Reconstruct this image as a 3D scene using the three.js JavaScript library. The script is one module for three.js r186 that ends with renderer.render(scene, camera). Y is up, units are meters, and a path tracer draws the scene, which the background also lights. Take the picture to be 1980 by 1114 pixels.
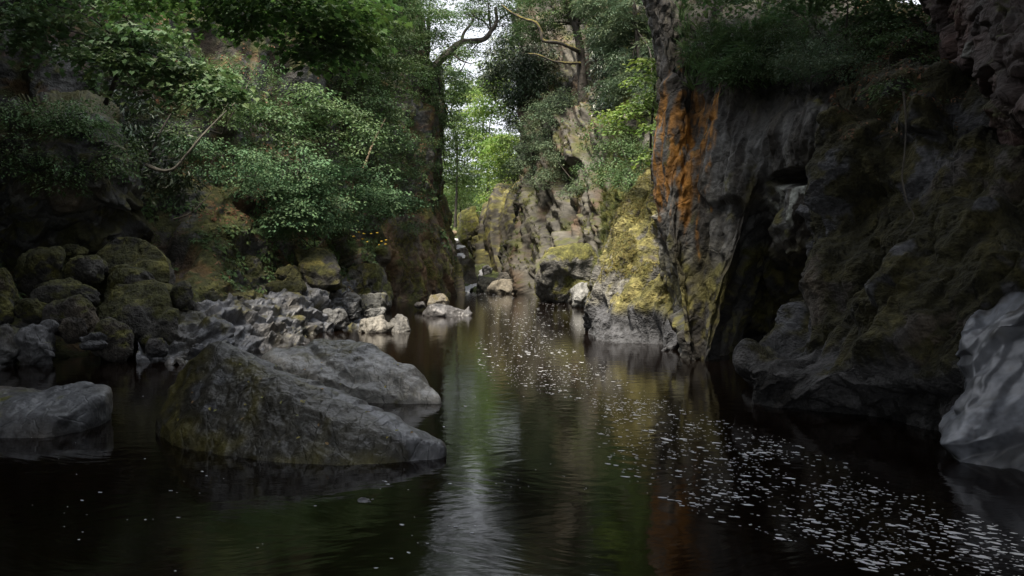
import * as THREE from 'three';
import { mergeGeometries, mergeVertices } from 'three/addons/utils/BufferGeometryUtils.js';
import { ConvexHull } from 'three/addons/math/ConvexHull.js';

// ---------------------------------------------------------------- camera, sky, sun, exposure
const V = (x, y, z) => new THREE.Vector3(x, y, z);
const scene = new THREE.Scene();
const EYE = V(0, 1.7, 0), FOV = 38, PITCH = Math.atan(67 / 1618);
const camera = new THREE.PerspectiveCamera(FOV, 1024 / 576, 0.1, 600);
camera.position.copy(EYE);
camera.rotation.set(-PITCH, 0, 0);
const renderer = new THREE.WebGLRenderer({ antialias: true });
renderer.setSize(1024, 576);
renderer.toneMapping = THREE.LinearToneMapping;
renderer.toneMappingExposure = 2.8;
renderer.shadowMap.enabled = true;

{ // overcast sky: brighter towards the zenith, faintly mottled cloud
  const W = 256, H = 128, data = new Float32Array(W * H * 4);
  for (let j = 0; j < H; j++) for (let i = 0; i < W; i++) {
    const el = ((j + 0.5) / H - 0.5) * Math.PI, s = Math.max(0, Math.sin(el));
    const a = (i / W) * Math.PI * 2;
    const L = 0.6 * (1 + 1.1 * s) / 1.6 * (1 + 0.05 * Math.sin(a * 3 + el * 5) * Math.sin(el * 9 + a * 2));
    data.set([L * 0.95, L * 0.99, L * 1.08, 1], (j * W + i) * 4);
  }
  const sky = new THREE.DataTexture(data, W, H, THREE.RGBAFormat, THREE.FloatType);
  sky.mapping = THREE.EquirectangularReflectionMapping;
  sky.magFilter = THREE.LinearFilter; sky.needsUpdate = true;
  scene.background = sky; scene.environment = sky;
}
const sun = new THREE.DirectionalLight(0xfff4e2, 3.6);
sun.position.set(-8, 34, -6.5); sun.target.position.set(0, 0, -20);
sun.castShadow = true; sun.shadow.radius = 30; sun.shadow.mapSize.set(2048, 2048);
Object.assign(sun.shadow.camera, { left: -40, right: 40, top: 40, bottom: -40, near: 1, far: 140 });
scene.add(sun, sun.target);

// ---------------------------------------------------------------- helpers: numbers and noise
function rng(seed) { let s = seed | 0; return () => { s = (s + 0x6d2b79f5) | 0; let t = Math.imul(s ^ (s >>> 15), 1 | s); t = (t + Math.imul(t ^ (t >>> 7), 61 | t)) ^ t; return ((t ^ (t >>> 14)) >>> 0) / 4294967296; }; }
const clamp = (x, a = 0, b = 1) => Math.min(b, Math.max(a, x));
const sstep = (a, b, x) => { const t = clamp((x - a) / (b - a)); return t * t * (3 - 2 * t); };
const lerp = (a, b, t) => a + (b - a) * t;
const mix3 = (a, b, t) => [lerp(a[0], b[0], t), lerp(a[1], b[1], t), lerp(a[2], b[2], t)];
const mul3 = (a, k) => [a[0] * k, a[1] * k, a[2] * k];
const PERM = new Uint8Array(512);
{ const r = rng(7), p = [...Array(256).keys()]; for (let i = 255; i > 0; i--) { const j = Math.floor(r() * (i + 1)); [p[i], p[j]] = [p[j], p[i]]; } for (let i = 0; i < 512; i++) PERM[i] = p[i & 255]; }
const grad = (h, x, y, z) => { h &= 15; const u = h < 8 ? x : y, v = h < 4 ? y : h === 12 || h === 14 ? x : z; return ((h & 1) ? -u : u) + ((h & 2) ? -v : v); };
const fade = (t) => t * t * t * (t * (t * 6 - 15) + 10);
function noise(x, y, z) {
  const X0 = Math.floor(x), Y0 = Math.floor(y), Z0 = Math.floor(z); x -= X0; y -= Y0; z -= Z0;
  const X = X0 & 255, Y = Y0 & 255, Z = Z0 & 255, u = fade(x), v = fade(y), w = fade(z);
  const A = PERM[X] + Y, AA = PERM[A & 255] + Z, AB = PERM[(A + 1) & 255] + Z, B = PERM[X + 1] + Y, BA = PERM[B & 255] + Z, BB = PERM[(B + 1) & 255] + Z;
  return lerp(lerp(lerp(grad(PERM[AA & 255], x, y, z), grad(PERM[BA & 255], x - 1, y, z), u), lerp(grad(PERM[AB & 255], x, y - 1, z), grad(PERM[BB & 255], x - 1, y - 1, z), u), v),
    lerp(lerp(grad(PERM[(AA + 1) & 255], x, y, z - 1), grad(PERM[(BA + 1) & 255], x - 1, y, z - 1), u), lerp(grad(PERM[(AB + 1) & 255], x, y - 1, z - 1), grad(PERM[(BB + 1) & 255], x - 1, y - 1, z - 1), u), v), w);
}
function fbm(x, y, z, o = 4) { let s = 0, a = 0.5; for (let i = 0; i < o; i++) { s += a * noise(x, y, z); x = x * 2.03 + 11.7; y = y * 2.03 + 3.1; z = z * 2.03 + 5.9; a *= 0.5; } return s; }
function ridge(x, y, z, o = 4) { let s = 0, a = 0.5; for (let i = 0; i < o; i++) { s += a * (1 - Math.abs(noise(x, y, z)) * 2); x = x * 2.1 + 1.7; y = y * 2.1 + 9.1; z = z * 2.1 + 4.9; a *= 0.5; } return s; }
const h3 = (i, j, k) => { let h = Math.imul(i, 374761393) ^ Math.imul(j, 668265263) ^ Math.imul(k, 2147483647 ^ 0x5bd1e995); h = Math.imul(h ^ (h >>> 13), 1274126177); return (h ^ (h >>> 16)) >>> 0; };
// broken rock: flat facets at odd angles, softly parted by joints; the cells are stretched along the tilted strata
const FO = { h: 0, crack: 1, tone: 0 };
function facets(p, size, stretch, dip, seed) {
  const wx = p.x + 0.25 * size * noise(p.x * 1.3 / size, p.y * 1.3 / size, p.z * 1.3 / size + seed), wy = p.y + 0.25 * size * noise(p.y * 1.3 / size + 9, p.z * 1.3 / size, p.x * 1.3 / size + seed);
  const c = Math.cos(dip), s = Math.sin(dip), x = (c * wx - s * wy) / size + seed * 3.7, y = (s * wx + c * wy) / (size * stretch), z = p.z / size;
  const X = Math.floor(x), Y = Math.floor(y), Z = Math.floor(z); let f1 = 9, f2 = 9, sw = 0, sh = 0, st = 0;
  for (let i = -1; i < 2; i++) for (let j = -1; j < 2; j++) for (let k = -1; k < 2; k++) {
    const h = h3(X + i, Y + j, Z + k), dx = x - (X + i + (h & 1023) / 1023), dy = y - (Y + j + ((h >>> 10) & 1023) / 1023), dz = z - (Z + k + ((h >>> 20) & 1023) / 1023), d = dx * dx + dy * dy + dz * dz;
    if (d < f1) { f2 = f1; f1 = d; } else if (d < f2) f2 = d;
    if (d < 1.0) {
      const w = Math.exp(-22 * d), g1 = ((h >>> 3) & 255) / 255 - 0.5, g2 = ((h >>> 11) & 255) / 255 - 0.5, g3 = ((h >>> 19) & 255) / 255 - 0.5;
      sw += w; sh += w * (g1 * dx * 1.3 + g2 * dy * 1.3 + g3 * 0.8); st += w * g3;
    }
  }
  FO.h = sw > 0 ? (sh / sw) * size * 0.9 : 0; FO.tone = sw > 0 ? st / sw : 0; FO.crack = sstep(0, 0.12, Math.sqrt(f2) - Math.sqrt(f1));
  return { h: FO.h, tone: FO.tone, crack: FO.crack };
}

// ---------------------------------------------------------------- helpers: placing
const FPX = 557 / Math.tan((FOV / 2) * Math.PI / 180), SP = Math.sin(PITCH), CP = Math.cos(PITCH);
// a point of the gorge from its bearing in the 1980 x 1114 survey picture and its distance ahead in metres
function at(px, py, d) { const a = (px - 990) / FPX, b = -(py - 557) / FPX; return V(a * d, 1.7 + d * (b * CP - SP), -d * (CP + b * SP)); }
function onWater(px, py, y = 0) { const b = -(py - 557) / FPX, d = (y - 1.7) / (b * CP - SP); return at(px, py, d); }
const taken = new Map();
function numbered(name) { const n = taken.get(name) ?? 0; taken.set(name, n + 1); return n ? `${name}_${String(n).padStart(3, '0')}` : name; }
function tag(o, label, category, group, kind) { o.userData.label = label; o.userData.category = category; if (group) o.userData.group = group; if (kind) o.userData.kind = kind; return o; }
function add(o, name) { o.name = numbered(name); o.traverse((m) => { if (m.isMesh) { m.castShadow = true; m.receiveShadow = true; } }); scene.add(o); return o; }

// ---------------------------------------------------------------- textures and materials
// a tiling relief: layers of lattice noise that repeat with the tile, and fine joints
function grainTexture(n, seed, first, layers, gain, contrast, joints) {
  const d = new Uint8Array(n * n * 4), f = new Float32Array(n * n);
  let amp = 1, per = first;
  for (let o = 0; o < layers; o++, per *= 2, amp *= gain) {
    const G = new Float32Array(per * per * 2), r = rng(seed * 100 + o); for (let i = 0; i < per * per; i++) { const t = r() * 6.2832; G[i * 2] = Math.cos(t); G[i * 2 + 1] = Math.sin(t); }
    for (let j = 0; j < n; j++) for (let i = 0; i < n; i++) {
      const x = i / n * per, y = j / n * per, X = Math.floor(x), Y = Math.floor(y), fx = x - X, fy = y - Y, X1 = (X + 1) % per, Y1 = (Y + 1) % per, u = fade(fx), v = fade(fy);
      const k = (a, b2, dx, dy) => { const q = (b2 * per + a) * 2; return G[q] * dx + G[q + 1] * dy; };
      f[j * n + i] += amp * lerp(lerp(k(X, Y, fx, fy), k(X1, Y, fx - 1, fy), u), lerp(k(X, Y1, fx, fy - 1), k(X1, Y1, fx - 1, fy - 1), u), v);
    }
  }
  if (joints) {
    const r = rng(seed), P = [...Array(joints)].map(() => [r(), r() ]);
    for (let j = 0; j < n; j++) for (let i = 0; i < n; i++) {
      const x = i / n + 0.02 * f[j * n + i], y = j / n + 0.03 * f[((j + 37) % n) * n + i]; let a1 = 9, a2 = 9;
      for (const [px, py] of P) { let dx = Math.abs(x - px), dy = Math.abs(y - py); dx = Math.min(dx, 1 - dx) * 1.6; dy = Math.min(dy, 1 - dy); const e = dx * dx + dy * dy; if (e < a1) { a2 = a1; a1 = e; } else if (e < a2) a2 = e; }
      f[j * n + i] -= 0.28 * (1 - sstep(0, 0.018, Math.sqrt(a2) - Math.sqrt(a1)));
    }
  }
  for (let i = 0; i < n * n; i++) { const g = clamp(0.7 + contrast * f[i], 0.1, 1) * 255; d.set([g, g, g, 255], i * 4); }
  const t = new THREE.DataTexture(d, n, n); t.wrapS = t.wrapT = THREE.RepeatWrapping; t.magFilter = THREE.LinearFilter; t.minFilter = THREE.LinearMipmapLinearFilter; t.generateMipmaps = true; t.needsUpdate = true;
  return t;
}
const grain = grainTexture(512, 3, 5, 5, 0.62, 0.34, 26), fuzz = grainTexture(512, 17, 12, 4, 0.75, 0.4, 0), fine = grainTexture(512, 31, 4, 5, 0.55, 0.16, 0);
const rockMat = new THREE.MeshStandardMaterial({ name: 'rock', vertexColors: true, roughness: 0.78, map: grain, bumpMap: grain, bumpScale: 0.09 });
const mossMat = new THREE.MeshStandardMaterial({ name: 'mossy rock', vertexColors: true, roughness: 0.95, map: fuzz, bumpMap: fuzz, bumpScale: 0.06 });
const wetMat = new THREE.MeshStandardMaterial({ name: 'wet rock', vertexColors: true, roughness: 0.48, map: grain, bumpMap: grain, bumpScale: 0.06 });
const slateMat = new THREE.MeshStandardMaterial({ name: 'worn slate', vertexColors: true, roughness: 0.46, map: grain, bumpMap: grain, bumpScale: 0.05 });
const smoothMat = new THREE.MeshStandardMaterial({ name: 'worn rock', vertexColors: true, roughness: 0.4, map: fine, bumpMap: fine, bumpScale: 0.03 });
const barkMat = new THREE.MeshStandardMaterial({ name: 'bark', vertexColors: true, roughness: 0.9, map: grain, bumpMap: grain, bumpScale: 0.03 });
const leafMat = (name, r, g, b, rough = 0.75, t = 0.35) => (t ? new THREE.MeshPhysicalMaterial({ name, color: new THREE.Color().setRGB(r, g, b), roughness: 0.95, transmission: t, thickness: 0, side: THREE.DoubleSide, specularIntensity: 0.6 }) : new THREE.MeshStandardMaterial({ name, color: new THREE.Color().setRGB(r, g, b), roughness: rough, side: THREE.DoubleSide }));

const SLATE = [0.11, 0.112, 0.118], BROWN = [0.13, 0.105, 0.075], PALE = [0.36, 0.36, 0.33], MOSS = [0.085, 0.09, 0.022], MOSSY = [0.2, 0.19, 0.05], ORANGE = [0.37, 0.165, 0.024], LITTER = [0.2, 0.09, 0.045];

// colour of weathered rock: own tone, lichen spots, moss where it holds
function rockColour(p, n, o) {
  const s = o.seed ?? 0, f = fbm(p.x * 0.9 + s, p.y * 0.9, p.z * 0.9, 4), f2 = fbm(p.x * 5 + s, p.y * 5, p.z * 5 + 3, 3);
  const f3 = fbm(p.x * 19 + s, p.y * 19, p.z * 19, 2);
  let c = mul3(o.base ?? SLATE, clamp(1 + 0.9 * f + 0.9 * f2 + 0.9 * f3, 0.3, 2.4));
  c = mix3(c, mul3(o.second ?? BROWN, 1 + f2), sstep(0.0, 0.3, fbm(p.x * 0.7 + 20 + s, p.y * 0.5, p.z * 0.7, 3) + (o.secondBias ?? -0.05)));
  if (o.lichen) { const l = fbm(p.x * 2.6 + 7 + s, p.y * 2.6, p.z * 2.6 + 2, 4); c = mix3(c, mul3(o.lichenCol ?? PALE, 1 + 0.6 * f2), sstep(0.2, 0.26, l + o.lichen - 0.1) * 0.85); }
  if (o.moss !== undefined) {
    const m = fbm(p.x * 1.3 + 40 + s, p.y * 1.3, p.z * 1.3, 4) * 1.5 + f2 * 0.7 + n.y * (o.mossUp ?? 0.45) + o.moss;
    const mc = mul3(mix3(o.mossCol ?? MOSS, o.mossCol2 ?? MOSSY, sstep(-0.1, 0.35, fbm(p.x * 2.2 + 3, p.y * 2.2 + s, p.z * 2.2, 3))), clamp(1 + 1.1 * f2 + 1.0 * f3, 0.3, 2));
    c = mix3(c, mc, sstep(0.02, 0.3, m));
  }
  return o.extra ? o.extra(p, n, c, f, f2) : c;
}

// grain laid on from the side that each facet faces; corners shared by facets of different sides are doubled
function boxed(geo, T) {
  const P = geo.attributes.position.array, N = geo.attributes.normal.array, C = geo.attributes.color.array, I = geo.index.array, seen = new Map(), pos = [], nor = [], col = [], uv = [], idx = new Uint32Array(I.length), nv = P.length / 3;
  for (let t = 0; t < I.length; t += 3) {
    let x = 0, y = 0, z = 0; for (let k = 0; k < 3; k++) { const q = I[t + k] * 3; x += N[q]; y += N[q + 1]; z += N[q + 2]; }
    x = Math.abs(x); y = Math.abs(y) * 0.9; z = Math.abs(z); const axis = x > y && x > z ? 0 : y > z ? 1 : 2;
    for (let k = 0; k < 3; k++) {
      const v = I[t + k], key = axis * nv + v; let j = seen.get(key);
      if (j === undefined) { j = pos.length / 3; seen.set(key, j); const q = v * 3; pos.push(P[q], P[q + 1], P[q + 2]); nor.push(N[q], N[q + 1], N[q + 2]); col.push(C[q], C[q + 1], C[q + 2]); axis === 0 ? uv.push(P[q + 2] / T, P[q + 1] / T) : axis === 1 ? uv.push(P[q] / T, P[q + 2] / T) : uv.push(P[q] / T, P[q + 1] / T); }
      idx[t + k] = j;
    }
  }
  const g = new THREE.BufferGeometry(); for (const [n, a, k] of [['position', pos, 3], ['normal', nor, 3], ['color', col, 3], ['uv', uv, 2]]) g.setAttribute(n, new THREE.Float32BufferAttribute(a, k));
  g.setIndex(new THREE.BufferAttribute(idx, 1)); return g;
}
// a face of rock through a net of surveyed points (columns of rows), broken up and coloured
const cr = (a, b, c, d, t) => 0.5 * (2 * b + (c - a) * t + (2 * a - 5 * b + 4 * c - d) * t * t + (3 * b - a - 3 * c + d) * t * t * t);
function face(name, cols, nu, nv, o) {
  const C = cols.map((c) => c.map((q) => (q.isVector3 ? q : at(q[0], q[1], q[2])))), nc = C.length, nr = C[0].length;
  const pos = new Float32Array((nu + 1) * (nv + 1) * 3), uv = new Float32Array((nu + 1) * (nv + 1) * 2), idx = [];
  const g = (a, n) => clamp(a, 0, n - 1);
  const rowAt = (c, v) => { const t = v * (nr - 1), k = Math.min(Math.floor(t), nr - 2), f = t - k, q = C[c]; const P = [q[g(k - 1, nr)], q[k], q[k + 1], q[g(k + 2, nr)]]; return ['x', 'y', 'z'].map((m) => cr(P[0][m], P[1][m], P[2][m], P[3][m], f)); };
  // equal steps along the columns, so that the net has even cells
  const cum = [0]; for (let c = 0; c < nc - 1; c++) cum.push(cum[c] + Math.max(0.1, C[c][nr >> 1].distanceTo(C[c + 1][nr >> 1]) * (o.weight ? o.weight[c] : 1)));
  for (let j = 0; j <= nv; j++) {
    const rows = C.map((_, c) => rowAt(c, j / nv));
    for (let i = 0; i <= nu; i++) {
      const s = (i / nu) * cum[nc - 1]; let k = 0; while (k < nc - 2 && cum[k + 1] < s) k++;
      const f = (s - cum[k]) / (cum[k + 1] - cum[k]), q = j * (nu + 1) + i;
      for (let m = 0; m < 3; m++) pos[q * 3 + m] = cr(rows[g(k - 1, nc)][m], rows[k][m], rows[k + 1][m], rows[g(k + 2, nc)][m], f);
      if (i < nu && j < nv) idx.push(q, q + 1, q + nu + 2, q, q + nu + 2, q + nu + 1);
    }
  }
  const geo = new THREE.BufferGeometry();
  geo.setAttribute('position', new THREE.BufferAttribute(pos, 3)); geo.setAttribute('uv', new THREE.BufferAttribute(uv, 2)); geo.setIndex(idx);
  geo.computeVertexNormals();
  let sign = 0; const nor = geo.attributes.normal.array, p = V(0, 0, 0), n = V(0, 0, 0), side = o.towards ?? V(0, 3, 0);
  for (let q = 0; q < pos.length; q += 3) sign += (side.x - pos[q]) * nor[q] + (side.y - pos[q + 1]) * nor[q + 1] + (side.z - pos[q + 2]) * nor[q + 2];
  if (sign < 0) { for (let q = 0; q < idx.length; q += 3) [idx[q + 1], idx[q + 2]] = [idx[q + 2], idx[q + 1]]; geo.setIndex(idx); for (let q = 0; q < nor.length; q++) nor[q] = -nor[q]; }
  const tone = new Float32Array(pos.length / 3);
  for (let q = 0; q < pos.length / 3; q++) {
    p.fromArray(pos, q * 3); n.fromArray(nor, q * 3);
    const r = o.shape(p, n); const h = r.h ?? r; tone[q] = r.tone ?? 0;
    pos[q * 3] += n.x * h; pos[q * 3 + 1] += n.y * h; pos[q * 3 + 2] += n.z * h;
  }
  geo.computeVertexNormals();
  const col = new Float32Array(pos.length), n2 = geo.attributes.normal.array;
  for (let q = 0; q < pos.length / 3; q++) { p.fromArray(pos, q * 3); n.fromArray(n2, q * 3); const c = rockColour(p, n, o), k = 1 + tone[q]; col[q * 3] = c[0] * k; col[q * 3 + 1] = c[1] * k; col[q * 3 + 2] = c[2] * k; }
  geo.setAttribute('color', new THREE.BufferAttribute(col, 3));
  const m = new THREE.Mesh(boxed(geo, (o.tile ?? 1.3) * 1.6), o.mat ?? rockMat);
  return name ? add(m, name) : m;
}
// bedding: slanting beds that step out and break back
const saw = (q) => { const t = q - Math.floor(q); return t < 0.82 ? t / 0.82 : (1 - t) / 0.18; };
const beds = (p, dip, per, seed) => { const q = (p.x * Math.cos(dip) - p.y * Math.sin(dip) + 0.25 * p.z) / per + 0.5 * noise(p.x * 0.5 / per + seed, p.y * 0.35 / per, p.z * 0.5 / per); return (saw(q + seed) - 0.5) * (0.4 + 0.9 * Math.abs(noise(p.y * 0.6 / per + seed, p.z * 0.5 / per, p.x * 0.3 / per)) * 1.6); };
// ready-made break-up
const broken = (size, stretch, dip, amp, seed, moss = 0.02) => (p) => {
  const a = facets(p, size, stretch, dip, seed), b = facets(p, size * 0.34, stretch * 1.2, dip, seed + 2), f = fbm(p.x * 0.8 + seed, p.y * 0.8, p.z * 0.8, 4), g = fbm(p.x * 7, p.y * 7, p.z * 7 + seed, 3);
  return { h: amp * (a.h * 1.1 + b.h * 0.9 + 0.5 * size * f - (1 - a.crack) * 0.12 * size - (1 - b.crack) * 0.05 * size) + moss * g * 2, tone: 0.35 * a.tone + 0.25 * b.tone };
};

// a boulder: smooth hull of given corner points, then weathered
function boulderGeometry(pts, o) {
  const hull = new ConvexHull().setFromPoints(pts), ctr = V(0, 0, 0); pts.forEach((q) => ctr.add(q)); ctr.multiplyScalar(1 / pts.length);
  const planes = hull.faces.map((f) => ({ n: f.normal.clone(), d: f.constant - f.normal.dot(ctr) })).filter((f) => f.d > 1e-4);
  let g = new THREE.IcosahedronGeometry(1, o.detail ?? 20); g.deleteAttribute('uv'); g.deleteAttribute('normal'); g = mergeVertices(g, 1e-5);
  const P = g.attributes.position, dir = V(0, 0, 0), k = o.hard ?? 14, p = V(0, 0, 0), n = V(0, 0, 0), s = o.seed ?? 1;
  for (let i = 0; i < P.count; i++) {
    dir.fromBufferAttribute(P, i); let sum = 0;
    for (const f of planes) { const a = f.n.dot(dir) / f.d; if (a > 0) sum += Math.pow(a, k); }
    P.setXYZ(i, ctr.x + dir.x * (sum ** (-1 / k)), ctr.y + dir.y * (sum ** (-1 / k)), ctr.z + dir.z * (sum ** (-1 / k)));
  }
  g.computeVertexNormals();
  const N = g.attributes.normal, sz = o.size, tone = [];
  const off = [];
  for (let i = 0; i < P.count; i++) {
    p.fromBufferAttribute(P, i); n.fromBufferAttribute(N, i);
    const a = facets(V(p.x + s * 7, p.y, p.z), sz * 0.42, o.stretch ?? 1.2, o.dip ?? 0.5, s), f = fbm(p.x / sz * 2 + s, p.y / sz * 2, p.z / sz * 2, 4), q = fbm(p.x * 9 + s, p.y * 9, p.z * 9, 3);
    const h = (o.rough ?? 1) * (a.h * 0.35 - (1 - a.crack) * 0.018 * sz + f * 0.14 * sz) + q * (o.fur ?? 0.015) * 2 + (o.lumps ? o.lumps(V(p.x, p.y, p.z).add(o.world)) : 0);
    off.push(p.x + n.x * h, p.y + n.y * h, p.z + n.z * h); tone.push(a.tone * 0.35);
  }
  P.array.set(off); g.computeVertexNormals();
  const col = new Float32Array(P.count * 3);
  for (let i = 0; i < P.count; i++) { p.fromBufferAttribute(P, i); n.fromBufferAttribute(N, i); const w = o.world ? p.clone().add(o.world) : p.clone(); const c = rockColour(w, n, o), k = 1 + tone[i]; col.set([c[0] * k, c[1] * k, c[2] * k], i * 3); }
  g.setAttribute('color', new THREE.BufferAttribute(col, 3));
  const fl = g.toNonIndexed(), FP = fl.attributes.position.array, uv = new Float32Array((FP.length / 3) * 2), A = V(0, 0, 0), B = V(0, 0, 0), T = (o.tile ?? 1.1) * 1.5;
  for (let i = 0; i < FP.length; i += 9) {
    A.set(FP[i + 3] - FP[i], FP[i + 4] - FP[i + 1], FP[i + 5] - FP[i + 2]); B.set(FP[i + 6] - FP[i], FP[i + 7] - FP[i + 1], FP[i + 8] - FP[i + 2]); A.cross(B);
    const ax = Math.abs(A.x), ay = Math.abs(A.y), az = Math.abs(A.z), [u, v] = ax > ay && ax > az ? [2, 1] : ay > az ? [0, 2] : [0, 1];
    for (let k2 = 0; k2 < 3; k2++) { uv[((i / 3) + k2) * 2] = FP[i + k2 * 3 + u] / T; uv[((i / 3) + k2) * 2 + 1] = FP[i + k2 * 3 + v] / T; }
  }
  fl.setAttribute('uv', new THREE.BufferAttribute(uv, 2));
  return fl;
}
function boulder(name, pts, o, label, group) { // corners in the world; the mesh stands at its base
  const box = new THREE.Box3().setFromPoints(pts), base = V((box.min.x + box.max.x) / 2, box.min.y, (box.min.z + box.max.z) / 2), size = box.getSize(V(0, 0, 0));
  const local = pts.map((q) => q.clone().sub(base));
  const m = new THREE.Mesh(boulderGeometry(local, { size: Math.max(size.x, size.y, size.z), world: base, ...o }), o.mat ?? mossMat);
  m.position.copy(base); tag(m, label, o.category ?? 'boulder', group); return add(m, name);
}
// a boulder from its extent left, right, top, bottom and distance
function stone(name, x0, x1, y0, y1, d, seed, o, label, group) {
  const r = rng(seed * 911 + 13), w = (x1 - x0) / FPX * d / 2, h = (y1 - y0) / FPX * d / 2, c = at((x0 + x1) / 2, (y0 + y1) / 2, d), dp = o.deep ?? Math.max(w * 0.8, h * 0.7), pts = [];
  const sink = o.sink ?? 0.3 * h, c0 = V(c.x, c.y - sink / 2, c.z), hh = h + sink / 2;
  for (let i = 0; i < (o.corners ?? 15); i++) {
    const y = 1 - 2 * (i + 0.5) / (o.corners ?? 15), a = i * 2.39996 + r() * 1.2, q = Math.sqrt(1 - y * y), k = 0.9 + 0.32 * r(), bx = (o.boxy ?? 0.75);
    const sx = Math.sign(Math.cos(a) * q) * Math.abs(Math.cos(a) * q) ** bx, sy = Math.sign(y) * Math.abs(y) ** bx, sz = Math.sign(Math.sin(a) * q) * Math.abs(Math.sin(a) * q) ** bx;
    const P = V(sx * w * k, sy * hh * k, sz * dp * k); if (o.tilt) P.applyAxisAngle(V(0, 0, 1), o.tilt);
    pts.push(P.add(c0));
  }
  return boulder(name, pts, { seed, ...o }, label, group);
}

// ---------------------------------------------------------------- foliage
// leaves: two halves folded along the midrib
function leafGeo(kind) {
  const outline = {
    ovate: [[0, 0], [0.26, 0.22], [0.3, 0.48], [0.17, 0.8], [0, 1]],
    lance: [[0, 0], [0.13, 0.3], [0.12, 0.6], [0, 1]],
    maple: [[0, 0], [0.2, -0.06], [0.34, 0.04], [0.3, 0.2], [0.56, 0.42], [0.34, 0.5], [0.3, 0.68], [0.14, 0.66], [0, 1]],
    needle: [[0, 0], [0.09, 0.2], [0.07, 0.7], [0, 1]],
  }[kind];
  const pos = [], idx = [], n = outline.length;
  for (const s of [-1, 1]) { const b = pos.length / 3; outline.forEach(([x, y]) => pos.push(s * x, Math.abs(x) * 0.35 - 0.18 * y * y, y)); for (let i = 1; i < n - 1; i++) s > 0 ? idx.push(b, b + i, b + i + 1) : idx.push(b, b + i + 1, b + i); }
  const g = new THREE.BufferGeometry(); g.setAttribute('position', new THREE.Float32BufferAttribute(pos, 3)); g.setIndex(idx); return g;
}
// a spray: a twig with leaves in a nearly level layer, or a rounder clump
function sprayGeo(kind, leaves, size, leaf, flat, seed, droop = 0.15) {
  const r = rng(seed), base = leafGeo(kind), parts = [], M = new THREE.Matrix4(), q = new THREE.Quaternion(), e = new THREE.Euler();
  for (let i = 0; i < leaves; i++) {
    const a = r() * Math.PI * 2, rad = Math.sqrt(r()) * size, x = Math.cos(a) * rad, z = Math.sin(a) * rad, y = (r() - 0.5) * size * flat - droop * rad * rad / size;
    e.set((r() - 0.5) * (0.5 + flat) + 0.25, Math.atan2(x, z) + (r() - 0.5) * 1.6, (r() - 0.5) * (0.7 + flat), 'YXZ'); q.setFromEuler(e);
    const s = leaf * (0.65 + 0.7 * r()); M.compose(V(x, y, z), q, V(s, s, s)); parts.push(base.clone().applyMatrix4(M));
  }
  const g = mergeGeometries(parts); g.computeVertexNormals(); return g;
}
const SPRAY = {
  maple: [1, 2, 3].map((s) => sprayGeo('maple', 22, 0.4, 0.078, 0.25, s, 0.3)),
  beech: [4, 5, 6].map((s) => sprayGeo('ovate', 48, 0.44, 0.068, 0.2, s, 0.35)),
  fine: [7, 8].map((s) => sprayGeo('ovate', 46, 0.4, 0.05, 0.35, s, 0.3)),
  clump: [9, 10].map((s) => sprayGeo('lance', 34, 0.34, 0.12, 0.9, s, 0.1)),
  fern: [11, 12].map((s) => sprayGeo('needle', 60, 0.36, 0.12, 0.25, s, 0.5)),
  big: [13, 14].map((s) => sprayGeo('ovate', 44, 0.9, 0.17, 0.35, s, 0.2)),
};
const LEAF = {
  bright: leafMat('sycamore leaf', 0.085, 0.16, 0.04, 0.7, 0.45), mid: leafMat('beech leaf', 0.085, 0.145, 0.05, 0.65, 0.35), teal: leafMat('hazel leaf', 0.075, 0.14, 0.06, 0.65, 0.2), shade: leafMat('shaded canopy leaf', 0.06, 0.11, 0.035, 0.7, 0),  // shade: darker beech copy, canopy shade put into its colour
  sage: leafMat('ivy leaf', 0.11, 0.16, 0.085, 0.6, 0.35), dry: leafMat('dead leaf', 0.16, 0.08, 0.04, 0.8, 0), straw: leafMat('grass blade', 0.14, 0.15, 0.045, 0.8, 0.3), tuft: leafMat('moss frond', 0.2, 0.18, 0.055, 0.9, 0.3),
  dark: leafMat('rhododendron leaf', 0.04, 0.065, 0.028, 0.4, 0), lime: leafMat('sunlit maple leaf', 0.17, 0.26, 0.05, 0.7, 0.5), far: leafMat('sunlit far leaf', 0.13, 0.2, 0.055, 0.75, 0.45), gloss: leafMat('holly leaf', 0.06, 0.09, 0.055, 0.25, 0),  // lime and far: paler copies, sunlight put into the leaf colour
};
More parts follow.
